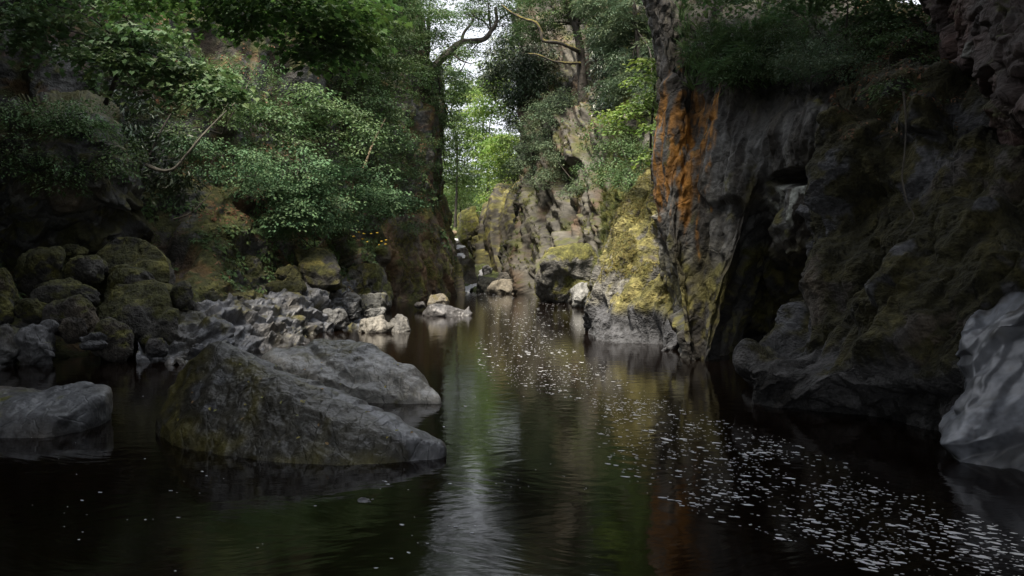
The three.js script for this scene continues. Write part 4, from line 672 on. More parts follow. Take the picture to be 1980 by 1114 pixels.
// shrubs down the left cliff
const shrubs = [
  ['fine', 'teal', [[430, 300, 17.2, 1, 0.5, 0.6, 60], [500, 340, 18, 0.8, 0.4, 0.6, 50]], 'bluish shrub over the pale bent branch on the left cliff'],
  ['beech', 'teal', [[560, 330, 19.6, 1.1, 0.6, 0.7, 70], [610, 380, 20.2, 0.9, 0.45, 0.6, 60], [560, 410, 19.6, 0.7, 0.35, 0.5, 40]], 'bluish leafy shrub in the middle of the left cliff'],
  ['beech', 'teal', [[680, 340, 23, 1.1, 0.6, 0.8, 70], [720, 385, 24.4, 1, 0.5, 0.7, 60], [765, 395, 27, 0.8, 0.35, 0.5, 34]], 'layered shrub overhanging the brown buttress on the left'],
  ['beech', 'mid', [[640, 250, 21.6, 1.2, 0.8, 0.9, 80], [580, 210, 21, 1, 0.7, 0.8, 60], [520, 250, 20, 0.9, 0.6, 0.7, 50]], 'green shrub below the sycamore branch, upper left cliff'],
  ['beech', 'mid', [[720, 250, 26, 1.3, 1, 1, 80], [690, 180, 26, 1.3, 0.8, 1, 70], [760, 310, 28, 1.1, 0.8, 0.8, 50]], 'green shrub high on the left cliff beside the narrows'],
  ['fine', 'mid', [[430, 200, 19, 1, 0.6, 0.7, 50], [360, 260, 18, 0.8, 0.4, 0.6, 36], [470, 150, 20, 1, 0.7, 0.8, 50]], 'dark green shrub behind the young sycamore'],
  ['fine', 'teal', [[610, 425, 21.8, 0.8, 0.3, 0.5, 46], [540, 440, 20.6, 0.6, 0.25, 0.4, 30], [670, 420, 23.4, 0.8, 0.3, 0.5, 40]], 'low shrub above the leaning dark block'],
  ['fine', 'mid', [[800, 370, 31, 0.8, 0.9, 0.6, 36], [815, 300, 31.6, 0.7, 0.8, 0.6, 30], [790, 440, 30, 0.7, 0.35, 0.5, 26]], 'thin shrub clinging to the dark cliff edge beside the narrows'],
  ['fine', 'mid', [[60, 215, 15.2, 0.7, 0.3, 0.4, 40], [150, 225, 15, 0.7, 0.35, 0.4, 44], [215, 290, 15.6, 0.4, 0.5, 0.4, 30], [30, 300, 15, 0.5, 0.4, 0.3, 26], [110, 330, 15, 0.5, 0.3, 0.3, 22]], 'low leafy growth creeping over the mossy ledge at far left'],
  ['clump', 'dark', [[300, 300, 17.2, 0.8, 0.5, 0.5, 30], [260, 220, 17.4, 0.7, 0.5, 0.5, 30], [330, 360, 17.4, 0.6, 0.3, 0.4, 20]], 'dark bush beside the mossy ledge'],
];
shrubs.forEach(([k, m, b, label], i) => plant('cliff_shrub', k, LEAF[m], b, 120 + i, label, 'shrub', LB, { bough: 0.02, tilt: 0.55, cut: -0.1, gap: 1.3, twigs: 6 }));
// tall trees left of the gap
plant('beech_tree', 'beech', LEAF.mid, [[640, 60, 25, 1.6, 1, 1.2, 110], [720, 90, 27, 1.6, 1.1, 1.2, 110], [760, 20, 28, 1.8, 1, 1.4, 120], [690, -60, 26, 2, 1, 1.5, 120], [770, 150, 30, 1.2, 0.8, 1, 50], [560, -60, 24, 1.8, 1, 1.4, 90], [725, 140, 28, 1.1, 0.7, 1, 40]], 141, 'tall beech filling the top of the left cliff', 'tree', null,
  { trunk: [[660, 320, 27.5], [668, 200, 27], [690, 80, 27], [700, -60, 27], [705, -200, 27]], root: [660, 320, 27.5], fork: [690, 60, 27], r0: 0.2, r1: 0.1, bough: 0.06, cut: -0.2 });
plant('beech_tree', 'beech', LEAF.mid, [[830, 100, 33, 1.3, 1.1, 1.2, 90], [850, 180, 34, 1.2, 1.1, 1.1, 90], [870, 250, 36, 0.9, 1, 1, 60], [810, 40, 32, 1.5, 0.9, 1.2, 80], [840, -40, 33, 1.8, 1, 1.4, 100], [860, 320, 38, 0.6, 0.9, 0.7, 30]], 142, 'beech leaning out over the narrows from the left cliff', 'tree', null,
  { trunk: [[820, 240, 35], [816, 180, 34.6], [826, 110, 34.2], [830, 20, 34]], root: [820, 240, 35], fork: [826, 110, 34.2], r0: 0.16, r1: 0.07, bough: 0.05, cut: -0.05, gap: 0.8 });
plant('oak_tree', 'beech', LEAF.mid, [[900, 30, 37, 1.1, 0.7, 1, 76], [950, 10, 38, 1.2, 0.7, 1, 76], [985, 50, 38, 0.9, 0.7, 0.9, 44], [930, -60, 37, 1.8, 0.8, 1.3, 80], [905, 95, 37, 0.5, 0.4, 0.6, 14], [1010, 20, 38, 1, 0.7, 0.9, 44], [885, 150, 38, 0.7, 0.5, 0.6, 20]], 143, 'oak with a thick crooked limb across the gap of sky', 'tree', null,
  { trunk: [[780, 210, 36.5], [815, 165, 36.5], [850, 118, 36.5], [870, 98, 36.6], [892, 82, 36.8], [915, 79, 37], [935, 76, 37], [950, 60, 37.2], [960, 42, 37.4], [958, 15, 37.6]], root: [780, 215, 36.5], r0: 0.22, r1: 0.07, fork: [950, 60, 37.2], bough: 0.04, cut: -0.08, gap: 1.1,
    limbs: [{ pts: [[892, 82, 36.8], [898, 62, 37], [912, 45, 37], [918, 20, 37]], r0: 0.08, r1: 0.04 }, { pts: [[872, 100, 36.6], [890, 116, 36.6], [912, 124, 36.8]], r0: 0.05, r1: 0.02 }] });
// trees beyond the narrows, their sunlight put into paler leaf colours
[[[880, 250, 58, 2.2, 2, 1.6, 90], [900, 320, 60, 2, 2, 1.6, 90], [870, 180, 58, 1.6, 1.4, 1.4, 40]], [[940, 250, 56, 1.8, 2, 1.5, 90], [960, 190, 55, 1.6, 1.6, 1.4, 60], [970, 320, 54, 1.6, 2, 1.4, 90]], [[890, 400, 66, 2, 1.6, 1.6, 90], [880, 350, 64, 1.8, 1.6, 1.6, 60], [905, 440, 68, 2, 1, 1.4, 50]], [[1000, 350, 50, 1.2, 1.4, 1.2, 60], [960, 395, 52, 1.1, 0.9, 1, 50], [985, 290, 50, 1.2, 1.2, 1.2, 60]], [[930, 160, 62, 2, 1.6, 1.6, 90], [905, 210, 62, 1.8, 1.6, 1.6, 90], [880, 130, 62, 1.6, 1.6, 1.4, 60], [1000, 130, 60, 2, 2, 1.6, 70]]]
  .forEach((b, i) => plant('sunlit_tree', 'big', i === 1 || i === 3 ? LEAF.lime : LEAF.far, b, 150 + i, ['light green tree just right of the dark cliff edge in the gap', 'yellow-green tree in the middle of the gap', 'pale green tree low in the gap above the log', 'yellow-green bush on top of the far dark buttress', 'lacy tree against the sky at the top of the gap'][i], 'tree', FT,
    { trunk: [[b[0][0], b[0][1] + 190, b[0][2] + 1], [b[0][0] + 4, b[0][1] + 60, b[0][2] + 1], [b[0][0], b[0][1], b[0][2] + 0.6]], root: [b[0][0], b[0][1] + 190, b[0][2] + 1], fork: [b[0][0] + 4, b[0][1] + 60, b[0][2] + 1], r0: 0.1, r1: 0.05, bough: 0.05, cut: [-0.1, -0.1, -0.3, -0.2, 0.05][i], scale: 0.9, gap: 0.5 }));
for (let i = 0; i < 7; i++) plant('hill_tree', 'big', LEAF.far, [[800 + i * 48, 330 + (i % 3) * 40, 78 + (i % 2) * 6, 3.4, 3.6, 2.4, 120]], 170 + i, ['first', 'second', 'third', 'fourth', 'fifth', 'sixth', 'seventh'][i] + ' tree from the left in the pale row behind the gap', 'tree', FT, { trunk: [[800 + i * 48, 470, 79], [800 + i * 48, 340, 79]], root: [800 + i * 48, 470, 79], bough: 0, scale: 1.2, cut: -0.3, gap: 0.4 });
// right of the gap
plant('rhododendron', 'clump', LEAF.dark, [[985, 110, 41, 1.3, 1.4, 1.1, 150], [1020, 160, 40, 1.3, 1.4, 1.1, 150], [965, 150, 42, 0.8, 1.1, 0.9, 70], [1050, 115, 40, 1, 1.1, 1, 90], [1000, 215, 41, 0.9, 0.9, 0.8, 80], [1065, 175, 39, 0.9, 1, 0.9, 80]], 181, 'big dark rhododendron at the right side of the gap', 'bush', RT, { root: [1040, 250, 40], bough: 0.06, cut: -0.25, scale: 1.25 });
plant('ivy_bush', 'fine', LEAF.sage, [[1045, 240, 37, 1, 1, 0.8, 110], [1085, 210, 36.4, 1, 1, 0.8, 110], [1030, 310, 37.6, 0.8, 1, 0.7, 80], [1075, 290, 36, 0.9, 0.8, 0.7, 70], [1000, 290, 40, 0.7, 1.1, 0.7, 60], [1110, 300, 35, 0.8, 0.6, 0.6, 60], [1060, 345, 35.4, 0.7, 0.5, 0.5, 50], [1120, 365, 33, 0.5, 0.5, 0.4, 30], [1000, 345, 40, 0.6, 0.6, 0.5, 40]], 182, 'grey-green bush draped over the top of the leaning buttress', 'bush', RT, { bough: 0.03, cut: -0.2, scale: 1.2 });
plant('forked_tree', 'beech', LEAF.mid, [[1060, 10, 36, 1.4, 0.9, 1.1, 90], [1140, 0, 36, 1.6, 1, 1.2, 110], [1020, 60, 37, 0.9, 0.6, 0.8, 44], [1100, -70, 36, 2, 1, 1.5, 110], [1170, 60, 35, 1.1, 0.8, 0.9, 60], [1060, 60, 37, 0.9, 0.5, 0.8, 36]], 183, 'forked tree with a bare dark trunk above the right cliff', 'tree', null,
  { trunk: [[1130, 260, 36], [1127, 190, 36], [1124, 120, 36], [1116, 60, 36], [1112, 45, 36]], root: [1130, 262, 36], r0: 0.24, r1: 0.17, fork: [1112, 45, 36], bough: 0.05, cut: -0.12, mossy: 0.1,
    limbs: [{ pts: [[1114, 55, 36], [1100, 25, 36], [1088, -20, 36], [1080, -80, 36]], r0: 0.13, r1: 0.09 }, { pts: [[1114, 52, 36], [1122, 20, 36], [1127, -20, 36], [1130, -80, 36]], r0: 0.13, r1: 0.09 },
      { pts: [[1120, 100, 35.8], [1100, 90, 35.4], [1078, 82, 35.2], [1050, 78, 35.2], [1046, 62, 35.2], [1036, 44, 35.2], [1015, 37, 35.4], [992, 26, 35.6], [970, 10, 35.8]], r0: 0.09, r1: 0.04, moss: 0.35 }, { pts: [[1122, 122, 35.8], [1100, 122, 35.4], [1070, 118, 35.2], [1040, 106, 35.2], [1020, 104, 35.2]], r0: 0.06, r1: 0.03, moss: 0.3 }] });
plant('yew_tree', 'fern', LEAF.sage, [[1200, 60, 27, 1, 0.8, 0.8, 110], [1240, 110, 26, 0.9, 0.7, 0.7, 90], [1180, 0, 27, 1.2, 0.8, 0.9, 110], [1240, 20, 26, 1, 0.9, 0.8, 90], [1260, 190, 24, 0.6, 0.5, 0.6, 50], [1215, 170, 26, 0.8, 0.5, 0.6, 60]], 184, 'feathery yew beside the top of the orange-stained pillar', 'tree', null, { trunk: [[1250, 300, 26], [1240, 150, 26], [1225, 0, 26.4], [1220, -120, 26.6]], root: [1250, 300, 26], fork: [1232, 60, 26.2], r0: 0.1, r1: 0.05, bough: 0.03, tilt: 0.9 });
plant('holly_bush', 'clump', LEAF.gloss, [[1178, 175, 30, 0.7, 0.8, 0.7, 80], [1190, 110, 30, 0.8, 0.9, 0.8, 90], [1195, 205, 28, 0.7, 0.5, 0.6, 50], [1180, 60, 31, 0.7, 0.7, 0.8, 60]], 185, 'glossy pale-leaved holly between the forked tree and the yew', 'bush', RT, { bough: 0.03, cut: -0.25 });
plant('maple_sapling', 'maple', LEAF.lime, [[1190, 222, 18.5, 0.28, 0.1, 0.3, 10], [1225, 210, 18.2, 0.3, 0.1, 0.3, 10], [1262, 185, 18, 0.22, 0.1, 0.25, 8], [1258, 118, 18, 0.25, 0.1, 0.25, 10], [1275, 240, 17.6, 0.2, 0.12, 0.25, 8], [1195, 245, 18.4, 0.2, 0.06, 0.2, 6], [1270, 300, 17.6, 0.16, 0.12, 0.2, 6], [1245, 150, 18, 0.2, 0.08, 0.25, 6]], 186, 'lime-green maple sapling lit up against the shade beside the pillar', 'tree', null,
  { trunk: [[1262, 350, 18.4], [1258, 280, 18.2], [1262, 220, 18.2], [1268, 140, 18.2]], root: [1262, 352, 18.4], fork: [1262, 220, 18.2], r0: 0.035, r1: 0.015, bough: 0.01, twigs: 2, cut: -0.6 });
plant('hanging_shrub', 'fine', LEAF.mid, [[1220, 300, 21, 0.7, 0.5, 0.5, 60], [1250, 340, 20.4, 0.45, 0.4, 0.4, 36], [1180, 260, 23, 0.8, 0.5, 0.5, 50], [1200, 350, 22.6, 0.5, 0.4, 0.4, 30], [1150, 330, 26, 0.6, 0.6, 0.4, 30]], 187, 'thin green shrub on the slope above the mossy slab', 'bush', RT, { bough: 0.014, cut: -0.1 });
// shaded ledge on top of the right wall
const LG = 'plants on the ledge above the right wall';
plant('bramble', 'fine', LEAF.sage, [[1560, 100, 11.8, 0.8, 0.22, 0.5, 60], [1640, 130, 11, 0.6, 0.2, 0.4, 40], [1500, 130, 12.2, 0.5, 0.2, 0.4, 36], [1590, 60, 12.6, 0.9, 0.25, 0.5, 50]], 190, 'bluish-green brambles sprawling over the middle of the right ledge', 'bush', LG, { root: [1570, 185, 11.6], bough: 0.008, scale: 0.62, cut: -0.2 });
plant('bramble', 'beech', LEAF.mid, [[1740, 90, 11.4, 0.7, 0.25, 0.5, 36], [1690, 70, 12, 0.7, 0.2, 0.5, 30], [1800, 130, 10.6, 0.5, 0.2, 0.4, 24], [1770, 170, 10, 0.4, 0.14, 0.3, 16]], 191, 'leafy undergrowth at the right end of the ledge', 'bush', LG, { root: [1750, 190, 10.8], bough: 0.008, scale: 0.6, cut: -0.2 });
plant('ledge_sapling', 'maple', LEAF.mid, [[1580, 10, 12.4, 0.9, 0.3, 0.6, 36], [1660, 5, 12.4, 0.8, 0.3, 0.6, 32], [1750, 0, 12.4, 0.6, 0.3, 0.5, 28], [1480, -10, 13, 0.7, 0.35, 0.5, 32], [1400, -20, 14, 0.6, 0.4, 0.5, 30]], 192, 'sapling with large leaves at the back of the right ledge', 'tree', LG, { trunk: [[1640, 130, 12.4], [1636, 70, 12.3], [1640, 10, 12.2]], root: [1640, 130, 12.4], r0: 0.025, r1: 0.012, bough: 0.008, scale: 0.75 });
plant('fern_clump', 'fern', LEAF.mid, [[1390, 80, 13.6, 0.5, 0.35, 0.4, 40], [1430, 120, 13, 0.45, 0.25, 0.4, 36], [1480, 60, 13.4, 0.5, 0.3, 0.4, 36]], 193, 'ferns spilling over the top of the orange-stained pillar', 'fern', LG, { bough: 0.006, tilt: 1, scale: 0.8 });

// ---------------------------------------------------------------- unseen trees added over the river, crowns placed to shade the near gorge
{
  const B = (x, y, z, rx, ry, rz, n) => [V(x, y, z), 0, 0, rx, ry, rz, n];
  const over = (name, label, base, top, blobs, seed) => {
    const t = tree(name, base, label, 'tree', 'unseen trees added to shade the near pool'); limb(t, 'trunk', [base, base.clone().lerp(top, 0.5).add(V(0.3, 0, 0.2)), top], 0.3, 0.16, { seed });
    for (const b of blobs) limb(t, 'limb', [top, top.clone().lerp(b[0], 0.5).add(V(0, 0.5, 0)), b[0]], 0.12, 0.04, { seed, k: 6, n: 10 });
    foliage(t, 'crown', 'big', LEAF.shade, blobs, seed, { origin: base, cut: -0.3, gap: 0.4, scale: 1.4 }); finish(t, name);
  };
  over('added_shade_tree', 'unseen tree added on the left bank to shade the near pool', V(-10.5, 4, -3), V(-8, 8.6, -3), [B(-9, 9.6, -7.5, 2.4, 1.4, 2.6, 150), B(-6, 10.5, -3, 3.2, 1.5, 3, 230), B(-7.4, 10.2, -5.6, 2, 1.1, 1.6, 110), B(-7, 10, 3, 3.4, 1.6, 3.4, 160), B(-2.4, 12, -1, 3, 1.4, 3.4, 200), B(-4.4, 11, -4.9, 1.6, 0.8, 1.1, 100)], 201);
  over('added_shade_tree', 'unseen tree added behind the camera to shade the river', V(-9, 3.5, 12), V(-6, 9, 11), [B(-4, 11, 9, 4, 2, 4, 200), B(1, 11, 9, 4, 2, 4, 200), B(0, 9, 15, 6, 3, 3, 200), B(-7, 9, 14, 3, 2.5, 3, 120), B(1, 12, 3, 3, 1.4, 3, 160)], 202);
  over('added_shade_tree', 'unseen tree added on the right bank to shade the near wall', V(8.6, 6, -3), V(7.6, 8.6, -4), [B(6.6, 9.4, -9, 2.8, 1.5, 3, 220), B(6, 10, -4.5, 2.8, 1.5, 3, 220), B(6, 10, 1.5, 3.4, 1.6, 3.4, 160), B(2.4, 11.5, -3.5, 2.6, 1.2, 2.8, 200), B(3, 11, -8, 2.2, 1.1, 1.9, 220), B(0.8, 11.6, -6, 1.8, 0.9, 1.8, 130), B(6, 9.5, 7, 3.4, 2, 3, 130), B(8, 8.4, -12.5, 2.2, 1.4, 2, 130), B(3.2, 8.6, -12, 1.5, 0.8, 1.3, 90)], 203);
  over('added_shade_tree', 'unseen tree added on the left cliff to shade the heaped boulders', V(-12.5, 7.5, -13), V(-11, 9.5, -13), [B(-10, 9.6, -12, 2.6, 1.4, 2.6, 200), B(-11, 9.6, -14.5, 2, 1.3, 2.2, 150), B(-9.2, 9.8, -10.3, 2.4, 1.2, 1.8, 190), B(-11, 9.4, -17, 2.4, 1.5, 2.4, 160)], 204);
}
// ---------------------------------------------------------------- foam drifting on the pool
{
  const r = rng(77), geos = [], band = [[570, 890, 960], [580, 930, 1080], [600, 940, 1090], [620, 950, 1110], [640, 945, 1130], [660, 925, 1060], [680, 930, 1120], [700, 930, 1160], [720, 935, 1170], [740, 945, 1200], [760, 1060, 1260], [780, 1150, 1280], [800, 1165, 1340], [830, 1180, 1440], [860, 1190, 1510], [900, 1220, 1600], [950, 1290, 1710], [1000, 1410, 1840], [1050, 1560, 1960], [1100, 1700, 2040], [1160, 1850, 2200]];
  const fleck = (c, a, b, turn) => { const k = 9, pos = [c.x, 0.0045, c.z], idx = []; for (let i = 0; i < k; i++) { const t = i / k * 6.2832, q = 0.65 + 0.6 * r(), u = Math.cos(t) * a * q, w = Math.sin(t) * b * q; pos.push(c.x + u * Math.cos(turn) - w * Math.sin(turn), 0.003, c.z + u * Math.sin(turn) + w * Math.cos(turn)); idx.push(0, 1 + (i + 1) % k, 1 + i); } const g = new THREE.BufferGeometry(); g.setAttribute('position', new THREE.Float32BufferAttribute(pos, 3)); g.setIndex(idx); geos.push(g); };
  let made = 0;
  for (let tries = 0; tries < 120000 && made < 3700; tries++) {
    const t = r(), py = 566 + (1150 - 566) * t ** 1.15; let k = 0; while (k < band.length - 2 && band[k + 1][0] < py) k++;
    const f = clamp((py - band[k][0]) / (band[k + 1][0] - band[k][0])), x0 = lerp(band[k][1], band[k + 1][1], f), x1 = lerp(band[k][2], band[k + 1][2], f), u = r(), wide = py > 760 ? 0.12 : 0.05, px = lerp(x0, x1, u * (1 + 2 * wide) - wide), c = onWater(px, py);
    const along = py < 770 ? noise(c.x * 1.1 + 4, c.z * 0.55, 2) : noise((c.x * 0.55 - c.z * 0.85) * 0.9, (c.x * 0.85 + c.z * 0.55) * 2.2, 5);
    if (r() > (0.25 + 0.75 * sstep(-0.45, 0.45, along)) * (0.25 + 0.75 * Math.sqrt(Math.sin(Math.PI * clamp(u, 0.02, 0.98))))) continue;
    const kind = r(), dist = -c.z, s = (kind < 0.74 ? 0.0035 + 0.0055 * r() : kind < 0.95 ? 0.009 + 0.011 * r() : 0.02 + 0.014 * r()) * (dist > 9 ? 0.85 + (dist - 9) * 0.02 : 1);
    fleck(c, s * (1.1 + 0.6 * r()), s * 0.7, 0.55 + 0.5 * (r() - 0.5)); made++;
  }
  for (let i = 0; i < 260; i++) { const px = 60 + 1100 * r(), py = 760 + 350 * r(), c = onWater(px, py); if (noise(c.x * 1.4, c.z * 1.4, 9) < 0.1) continue; const s = 0.004 + 0.012 * r() ** 3; fleck(c, s * 1.5, s * 0.8, r()); }
  const g = mergeGeometries(geos); g.computeVertexNormals();
  const m = new THREE.Mesh(g, new THREE.MeshStandardMaterial({ name: 'foam', color: new THREE.Color().setRGB(0.52, 0.53, 0.56), roughness: 0.8 }));
  tag(m, 'flecks of white foam drifting in a winding band down the pool', 'foam', null, 'stuff'); add(m, 'foam_flecks');
}

// ---------------------------------------------------------------- ground cover, litter, small plants
function scatter(name, label, category, onto, geos, mat, count, seed, o) {
  const r = rng(seed), src = scene.getObjectByName(onto), P = src.geometry.attributes.position, N = src.geometry.attributes.normal, lists = geos.map(() => []), p = V(0, 0, 0), n = V(0, 0, 0), q = new THREE.Quaternion(), q2 = new THREE.Quaternion(), M = new THREE.Matrix4(), up = V(0, 1, 0), c = new THREE.Color();
  for (let i = 0, tries = 0; i < count && tries < count * 40; tries++) {
    const k = Math.floor(r() * P.count); p.fromBufferAttribute(P, k).add(src.position); n.fromBufferAttribute(N, k);
    if (!o.where(p, n, r)) continue;
    const d = up.clone().lerp(n, o.lean ?? 0.5).normalize(), s = (o.s0 ?? 1) * (0.6 + 0.8 * r()); q.setFromUnitVectors(up, d); q2.setFromAxisAngle(up, r() * 6.28); q.multiply(q2);
    M.compose(p.clone().addScaledVector(n, o.lift ?? 0.01).add(V((r() - 0.5) * 0.03, 0, (r() - 0.5) * 0.03)), q, V(s, s, s)); lists[i % geos.length].push(M.clone()); i++;
  }
  const g = new THREE.Group(); tag(g, label, category, null, 'stuff');
  lists.forEach((l, gi) => { const m = new THREE.InstancedMesh(geos[gi], mat, l.length); l.forEach((x, i) => { m.setMatrixAt(i, x); const v = 0.65 + 0.7 * r(), h = (r() - 0.5) * 0.3; c.setRGB(v * (1 + h), v, v * (1 - h)); m.setColorAt(i, c); }); m.name = gi ? `${name}_clump_${String(gi).padStart(3, '0')}` : `${name}_clump`; m.userData.kind = 'stuff'; g.add(m); });
  return add(g, name);
}
// upright blades bending outwards
function tuftGeo(n, h, w, spread, seed) {
  const r = rng(seed), pos = [], idx = [];
  for (let i = 0; i < n; i++) {
    const a = r() * 6.28, l = h * (0.5 + 0.7 * r()), out = spread * (0.3 + r()), cx = Math.cos(a), cz = Math.sin(a), x0 = cx * 0.15 * spread, z0 = cz * 0.15 * spread, b = pos.length / 3;
    for (let k = 0; k < 4; k++) { const t = k / 3, ww = w * (1 - t * 0.92), ox = x0 + cx * out * t * t, oz = z0 + cz * out * t * t, y = l * (t - 0.35 * t * t); pos.push(ox - cz * ww, y, oz + cx * ww, ox + cz * ww, y, oz - cx * ww); if (k < 3) idx.push(b + k * 2, b + k * 2 + 1, b + k * 2 + 2, b + k * 2 + 1, b + k * 2 + 3, b + k * 2 + 2); }
  }
  const g = new THREE.BufferGeometry(); g.setAttribute('position', new THREE.Float32BufferAttribute(pos, 3)); g.setIndex(idx); g.computeVertexNormals(); return g;
}
const moss1 = [1, 2].map((s) => tuftGeo(16, 0.05, 0.006, 0.05, s)), grass1 = [3, 4].map((s) => tuftGeo(26, 0.26, 0.006, 0.16, s)), litter1 = [5, 6].map((s) => sprayGeo('ovate', 5, 0.12, 0.08, 0.15, s)), ivy1 = [7, 8].map((s) => sprayGeo('ovate', 12, 0.12, 0.07, 0.3, s));
const nz = (p, k, s) => noise(p.x * k + s, p.y * k, p.z * k);
scatter('slab_moss', 'shaggy yellow-green moss fronds growing on the sunlit slab', 'moss', 'mossy_slab', moss1, LEAF.tuft, 14000, 301, { lean: 0.75, s0: 0.55, where: (p, n) => p.y > 0.75 && nz(p, 1.6, 3) > 0.0 });
scatter('slope_grass', 'tufts of grass on the slope behind the mossy slab', 'grass', 'right_slope', grass1, LEAF.straw, 2600, 302, { lean: 0.4, where: (p, n) => p.y > 0.9 && nz(p, 0.9, 4) > -0.1 && p.x < 4.5 });
scatter('bank_ivy', 'small-leaved ivy creeping over the left bank', 'ivy', 'left_bank', ivy1, LEAF.mid, 5200, 303, { lean: 0.6, lift: 0.03, where: (p, n) => p.z < -11 && p.y > 0.9 && nz(p, 0.8, 6) > 0.02 });
scatter('bank_litter', 'rusty dead leaves lying on the left bank', 'litter', 'left_bank', litter1, LEAF.dry, 2400, 304, { lean: 0.9, s0: 0.7, where: (p, n) => p.z < -12 && p.y > 1.2 && n.y > 0.25 && nz(p, 0.7, 9) > 0.12 });
scatter('bank_moss', 'fuzzy dark moss on the left bank', 'moss', 'left_bank', moss1, LEAF.straw, 6000, 305, { lean: 0.7, s0: 0.7, where: (p, n) => p.z < -11 && p.y > 0.5 && p.y < 4 && nz(p, 1.2, 2) > 0.0 });
scatter('ledge_litter', 'brown dead leaves on the ledge above the right wall', 'litter', 'mossy_wall', litter1, LEAF.dry, 500, 307, { lean: 0.9, s0: 0.5, where: (p, n) => p.y > 3.1 && n.y > 0.3 });
scatter('ledge_grass', 'long grass fringing the ledge above the right wall', 'grass', 'stained_rock_pillar', grass1, LEAF.mid, 420, 308, { lean: 0.5, s0: 1.2, where: (p, n) => p.y > 4.3 && n.y > 0.2 && p.x > 3 });
scatter('buttress_grass', 'grass and small plants on the ledges of the leaning buttress', 'grass', 'rock_buttress_001', grass1, LEAF.straw, 1500, 309, { lean: 0.4, s0: 0.8, where: (p, n) => n.y > 0.15 && nz(p, 0.8, 1) > 0.05 });
scatter('left_buttress_moss', 'moss and ivy on the brown buttress left of the narrows', 'moss', 'rock_buttress_002', moss1, LEAF.tuft, 3000, 310, { lean: 0.7, s0: 1.0, where: (p, n) => p.y > 0.7 && nz(p, 0.9, 7) > 0.05 });
// plants with yellow flowers above the pale mound
{
  const yellow = new THREE.MeshStandardMaterial({ name: 'yellow petals', color: new THREE.Color().setRGB(0.5, 0.33, 0.03), roughness: 0.7 });
  [[625, 448, 23.4, 'yellow-flowered plant left of the pale boulder on the bank'], [668, 470, 24.6, 'yellow-flowered plant above the pale mossy mound'], [712, 465, 26.4, 'yellow-flowered plant beside the brown buttress']].forEach(([px, py, d, label], i) => {
    const base = at(px, py + 18, d), t = tree('', base, label, 'plant', 'plants with yellow flowers'), r = rng(400 + i), stems = [];
    for (let k = 0; k < 11; k++) { const e = V((r() - 0.5) * 1.3, 0.1 + 0.5 * r(), 0.1 + (r() - 0.3) * 0.5), g = new THREE.SphereGeometry(0.035 + 0.02 * r(), 7, 4); g.scale(1, 0.5, 1); g.translate(e.x, e.y, e.z); part(t, 'flower_head', g, yellow); stems.push(limbGeo([V(e.x * 0.4, -0.05, e.z * 0.4), V(e.x * 0.75, e.y * 0.6, e.z * 0.8), e], 0.008, 0.004, { k: 4, n: 5, base: [0.08, 0.12, 0.03] })); }
    part(t, 'stems', mergeGeometries(stems), barkMat); foliage(t, 'foliage', 'fine', LEAF.mid, [[px, py + 8, d, 0.5, 0.22, 0.35, 26]], 410 + i, { origin: base, scale: 0.5, cut: -0.9 }); finish(t, 'flowering_plant');
  });
}
// twigs and roots
const twig = (name, label, category, pts, r0, r1, base, forks = []) => { const o = at(...pts[0]), t = tree('', o, label, category); limb(t, 'stem', pts, r0, r1, { base, k: 7, n: 30 }); forks.forEach((f) => limb(t, 'side_twig', f, r1, r1 * 0.4, { base, k: 5, n: 10 })); return finish(t, name); };
twig('bent_branch', 'pale bent branch curving up from the left cliff', 'branch', [[283, 319, 16.8], [312, 330, 16.5], [335, 327, 16.4], [360, 300, 16.4], [395, 258, 16.5], [430, 222, 16.7], [468, 186, 17]], 0.04, 0.006, [0.17, 0.155, 0.12], [[[345, 318, 16.4], [352, 290, 16.3], [350, 270, 16.3]], [[468, 186, 17], [480, 160, 17.2], [486, 130, 17.3]], [[370, 288, 16.4], [384, 264, 16.5], [398, 255, 16.6]], [[420, 232, 16.6], [440, 200, 16.9], [452, 170, 17]]]);
twig('leaning_stick', 'straight pale stick leaning on the left cliff beside the narrows', 'stick', [[703, 326, 24.6], [722, 275, 25], [746, 228, 25.6]], 0.035, 0.02, [0.24, 0.18, 0.11]);
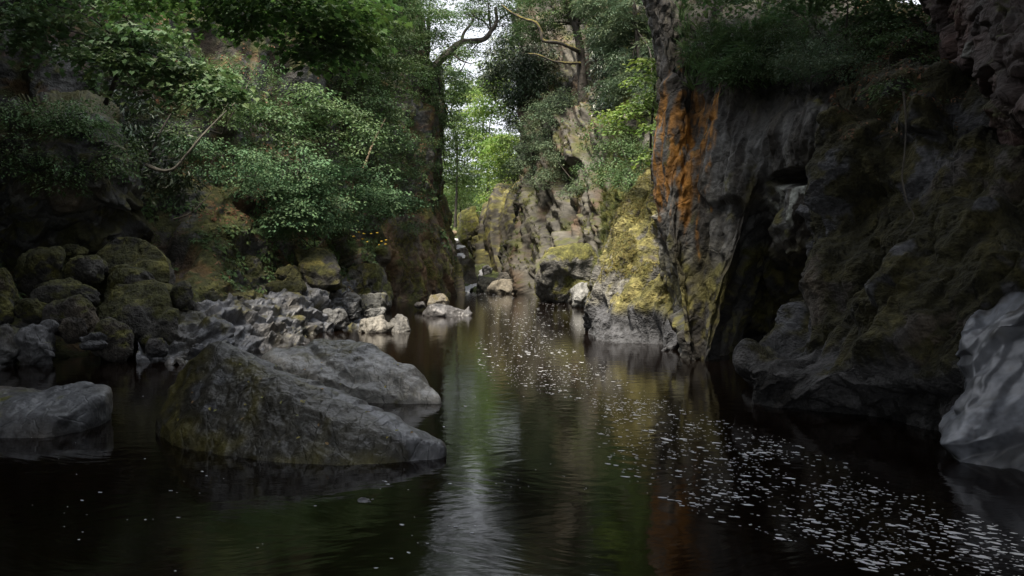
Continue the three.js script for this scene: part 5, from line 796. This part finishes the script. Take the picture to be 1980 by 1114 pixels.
twig('thin_trunk', 'thin dark sapling stem behind the bent branch', 'branch', [[290, 300, 16.9], [310, 255, 17], [330, 220, 17.2]], 0.03, 0.012, [0.06, 0.05, 0.04]);
twig('dead_twig', 'fallen twig on the bank above the wet shelf', 'twig', [[335, 425, 17], [372, 410, 16.8], [408, 372, 16.9]], 0.02, 0.008, [0.15, 0.13, 0.1], [[[372, 410, 16.8], [380, 395, 16.6], [392, 392, 16.5]]]);
twig('hanging_root', 'long thin root hanging down the near right wall', 'root', [[1748, 178, 9.4], [1752, 240, 9.25], [1749, 300, 9.1], [1745, 345, 9.0], [1756, 395, 8.85], [1768, 420, 8.75], [1742, 455, 8.65]], 0.012, 0.006, [0.16, 0.14, 0.11]);
// leaves fallen on the boulders
{
  const r = rng(501), col = [[0.36, 0.31, 0.08], [0.26, 0.26, 0.08], [0.3, 0.2, 0.09]].map((c, i) => leafMat(['yellow fallen leaf', 'olive fallen leaf', 'tan fallen leaf'][i], ...c, 0.7, 0)), g = leafGeo('ovate'), ray = new THREE.Raycaster();
  g.computeVertexNormals(); bigBoulder.updateMatrixWorld(true); secondBoulder.updateMatrixWorld(true);
  [[bigBoulder, 28, 340, 840, 670, 880, 'small yellowish leaf fallen on the large foreground boulder', 'leaves on the foreground boulder'], [secondBoulder, 8, 540, 820, 665, 770, 'small yellowish leaf fallen on the rounded boulder behind', 'leaves on the second boulder']].forEach(([b, n, x0, x1, y0, y1, label, group]) => {
    for (let i = 0, tries = 0; i < n && tries < 300; tries++) {
      const a = at(lerp(x0, x1, r()), lerp(y0, y1, r()), 5).sub(EYE).normalize(); ray.set(EYE, a); const hit = ray.intersectObject(b)[0]; if (!hit || hit.point.y < 0.12 || hit.face.normal.y < 0.2) continue;
      const m = new THREE.Mesh(g, col[i % 3]), nn = hit.face.normal; m.quaternion.setFromUnitVectors(V(0, 1, 0), nn).multiply(new THREE.Quaternion().setFromAxisAngle(V(0, 1, 0), r() * 6.28)); m.position.copy(hit.point).addScaledVector(nn, 0.012); m.scale.setScalar(0.022 + 0.022 * r()); tag(m, label, 'leaf', group); add(m, 'fallen_leaf'); i++;
    }
  });
}
renderer.render(scene, camera);
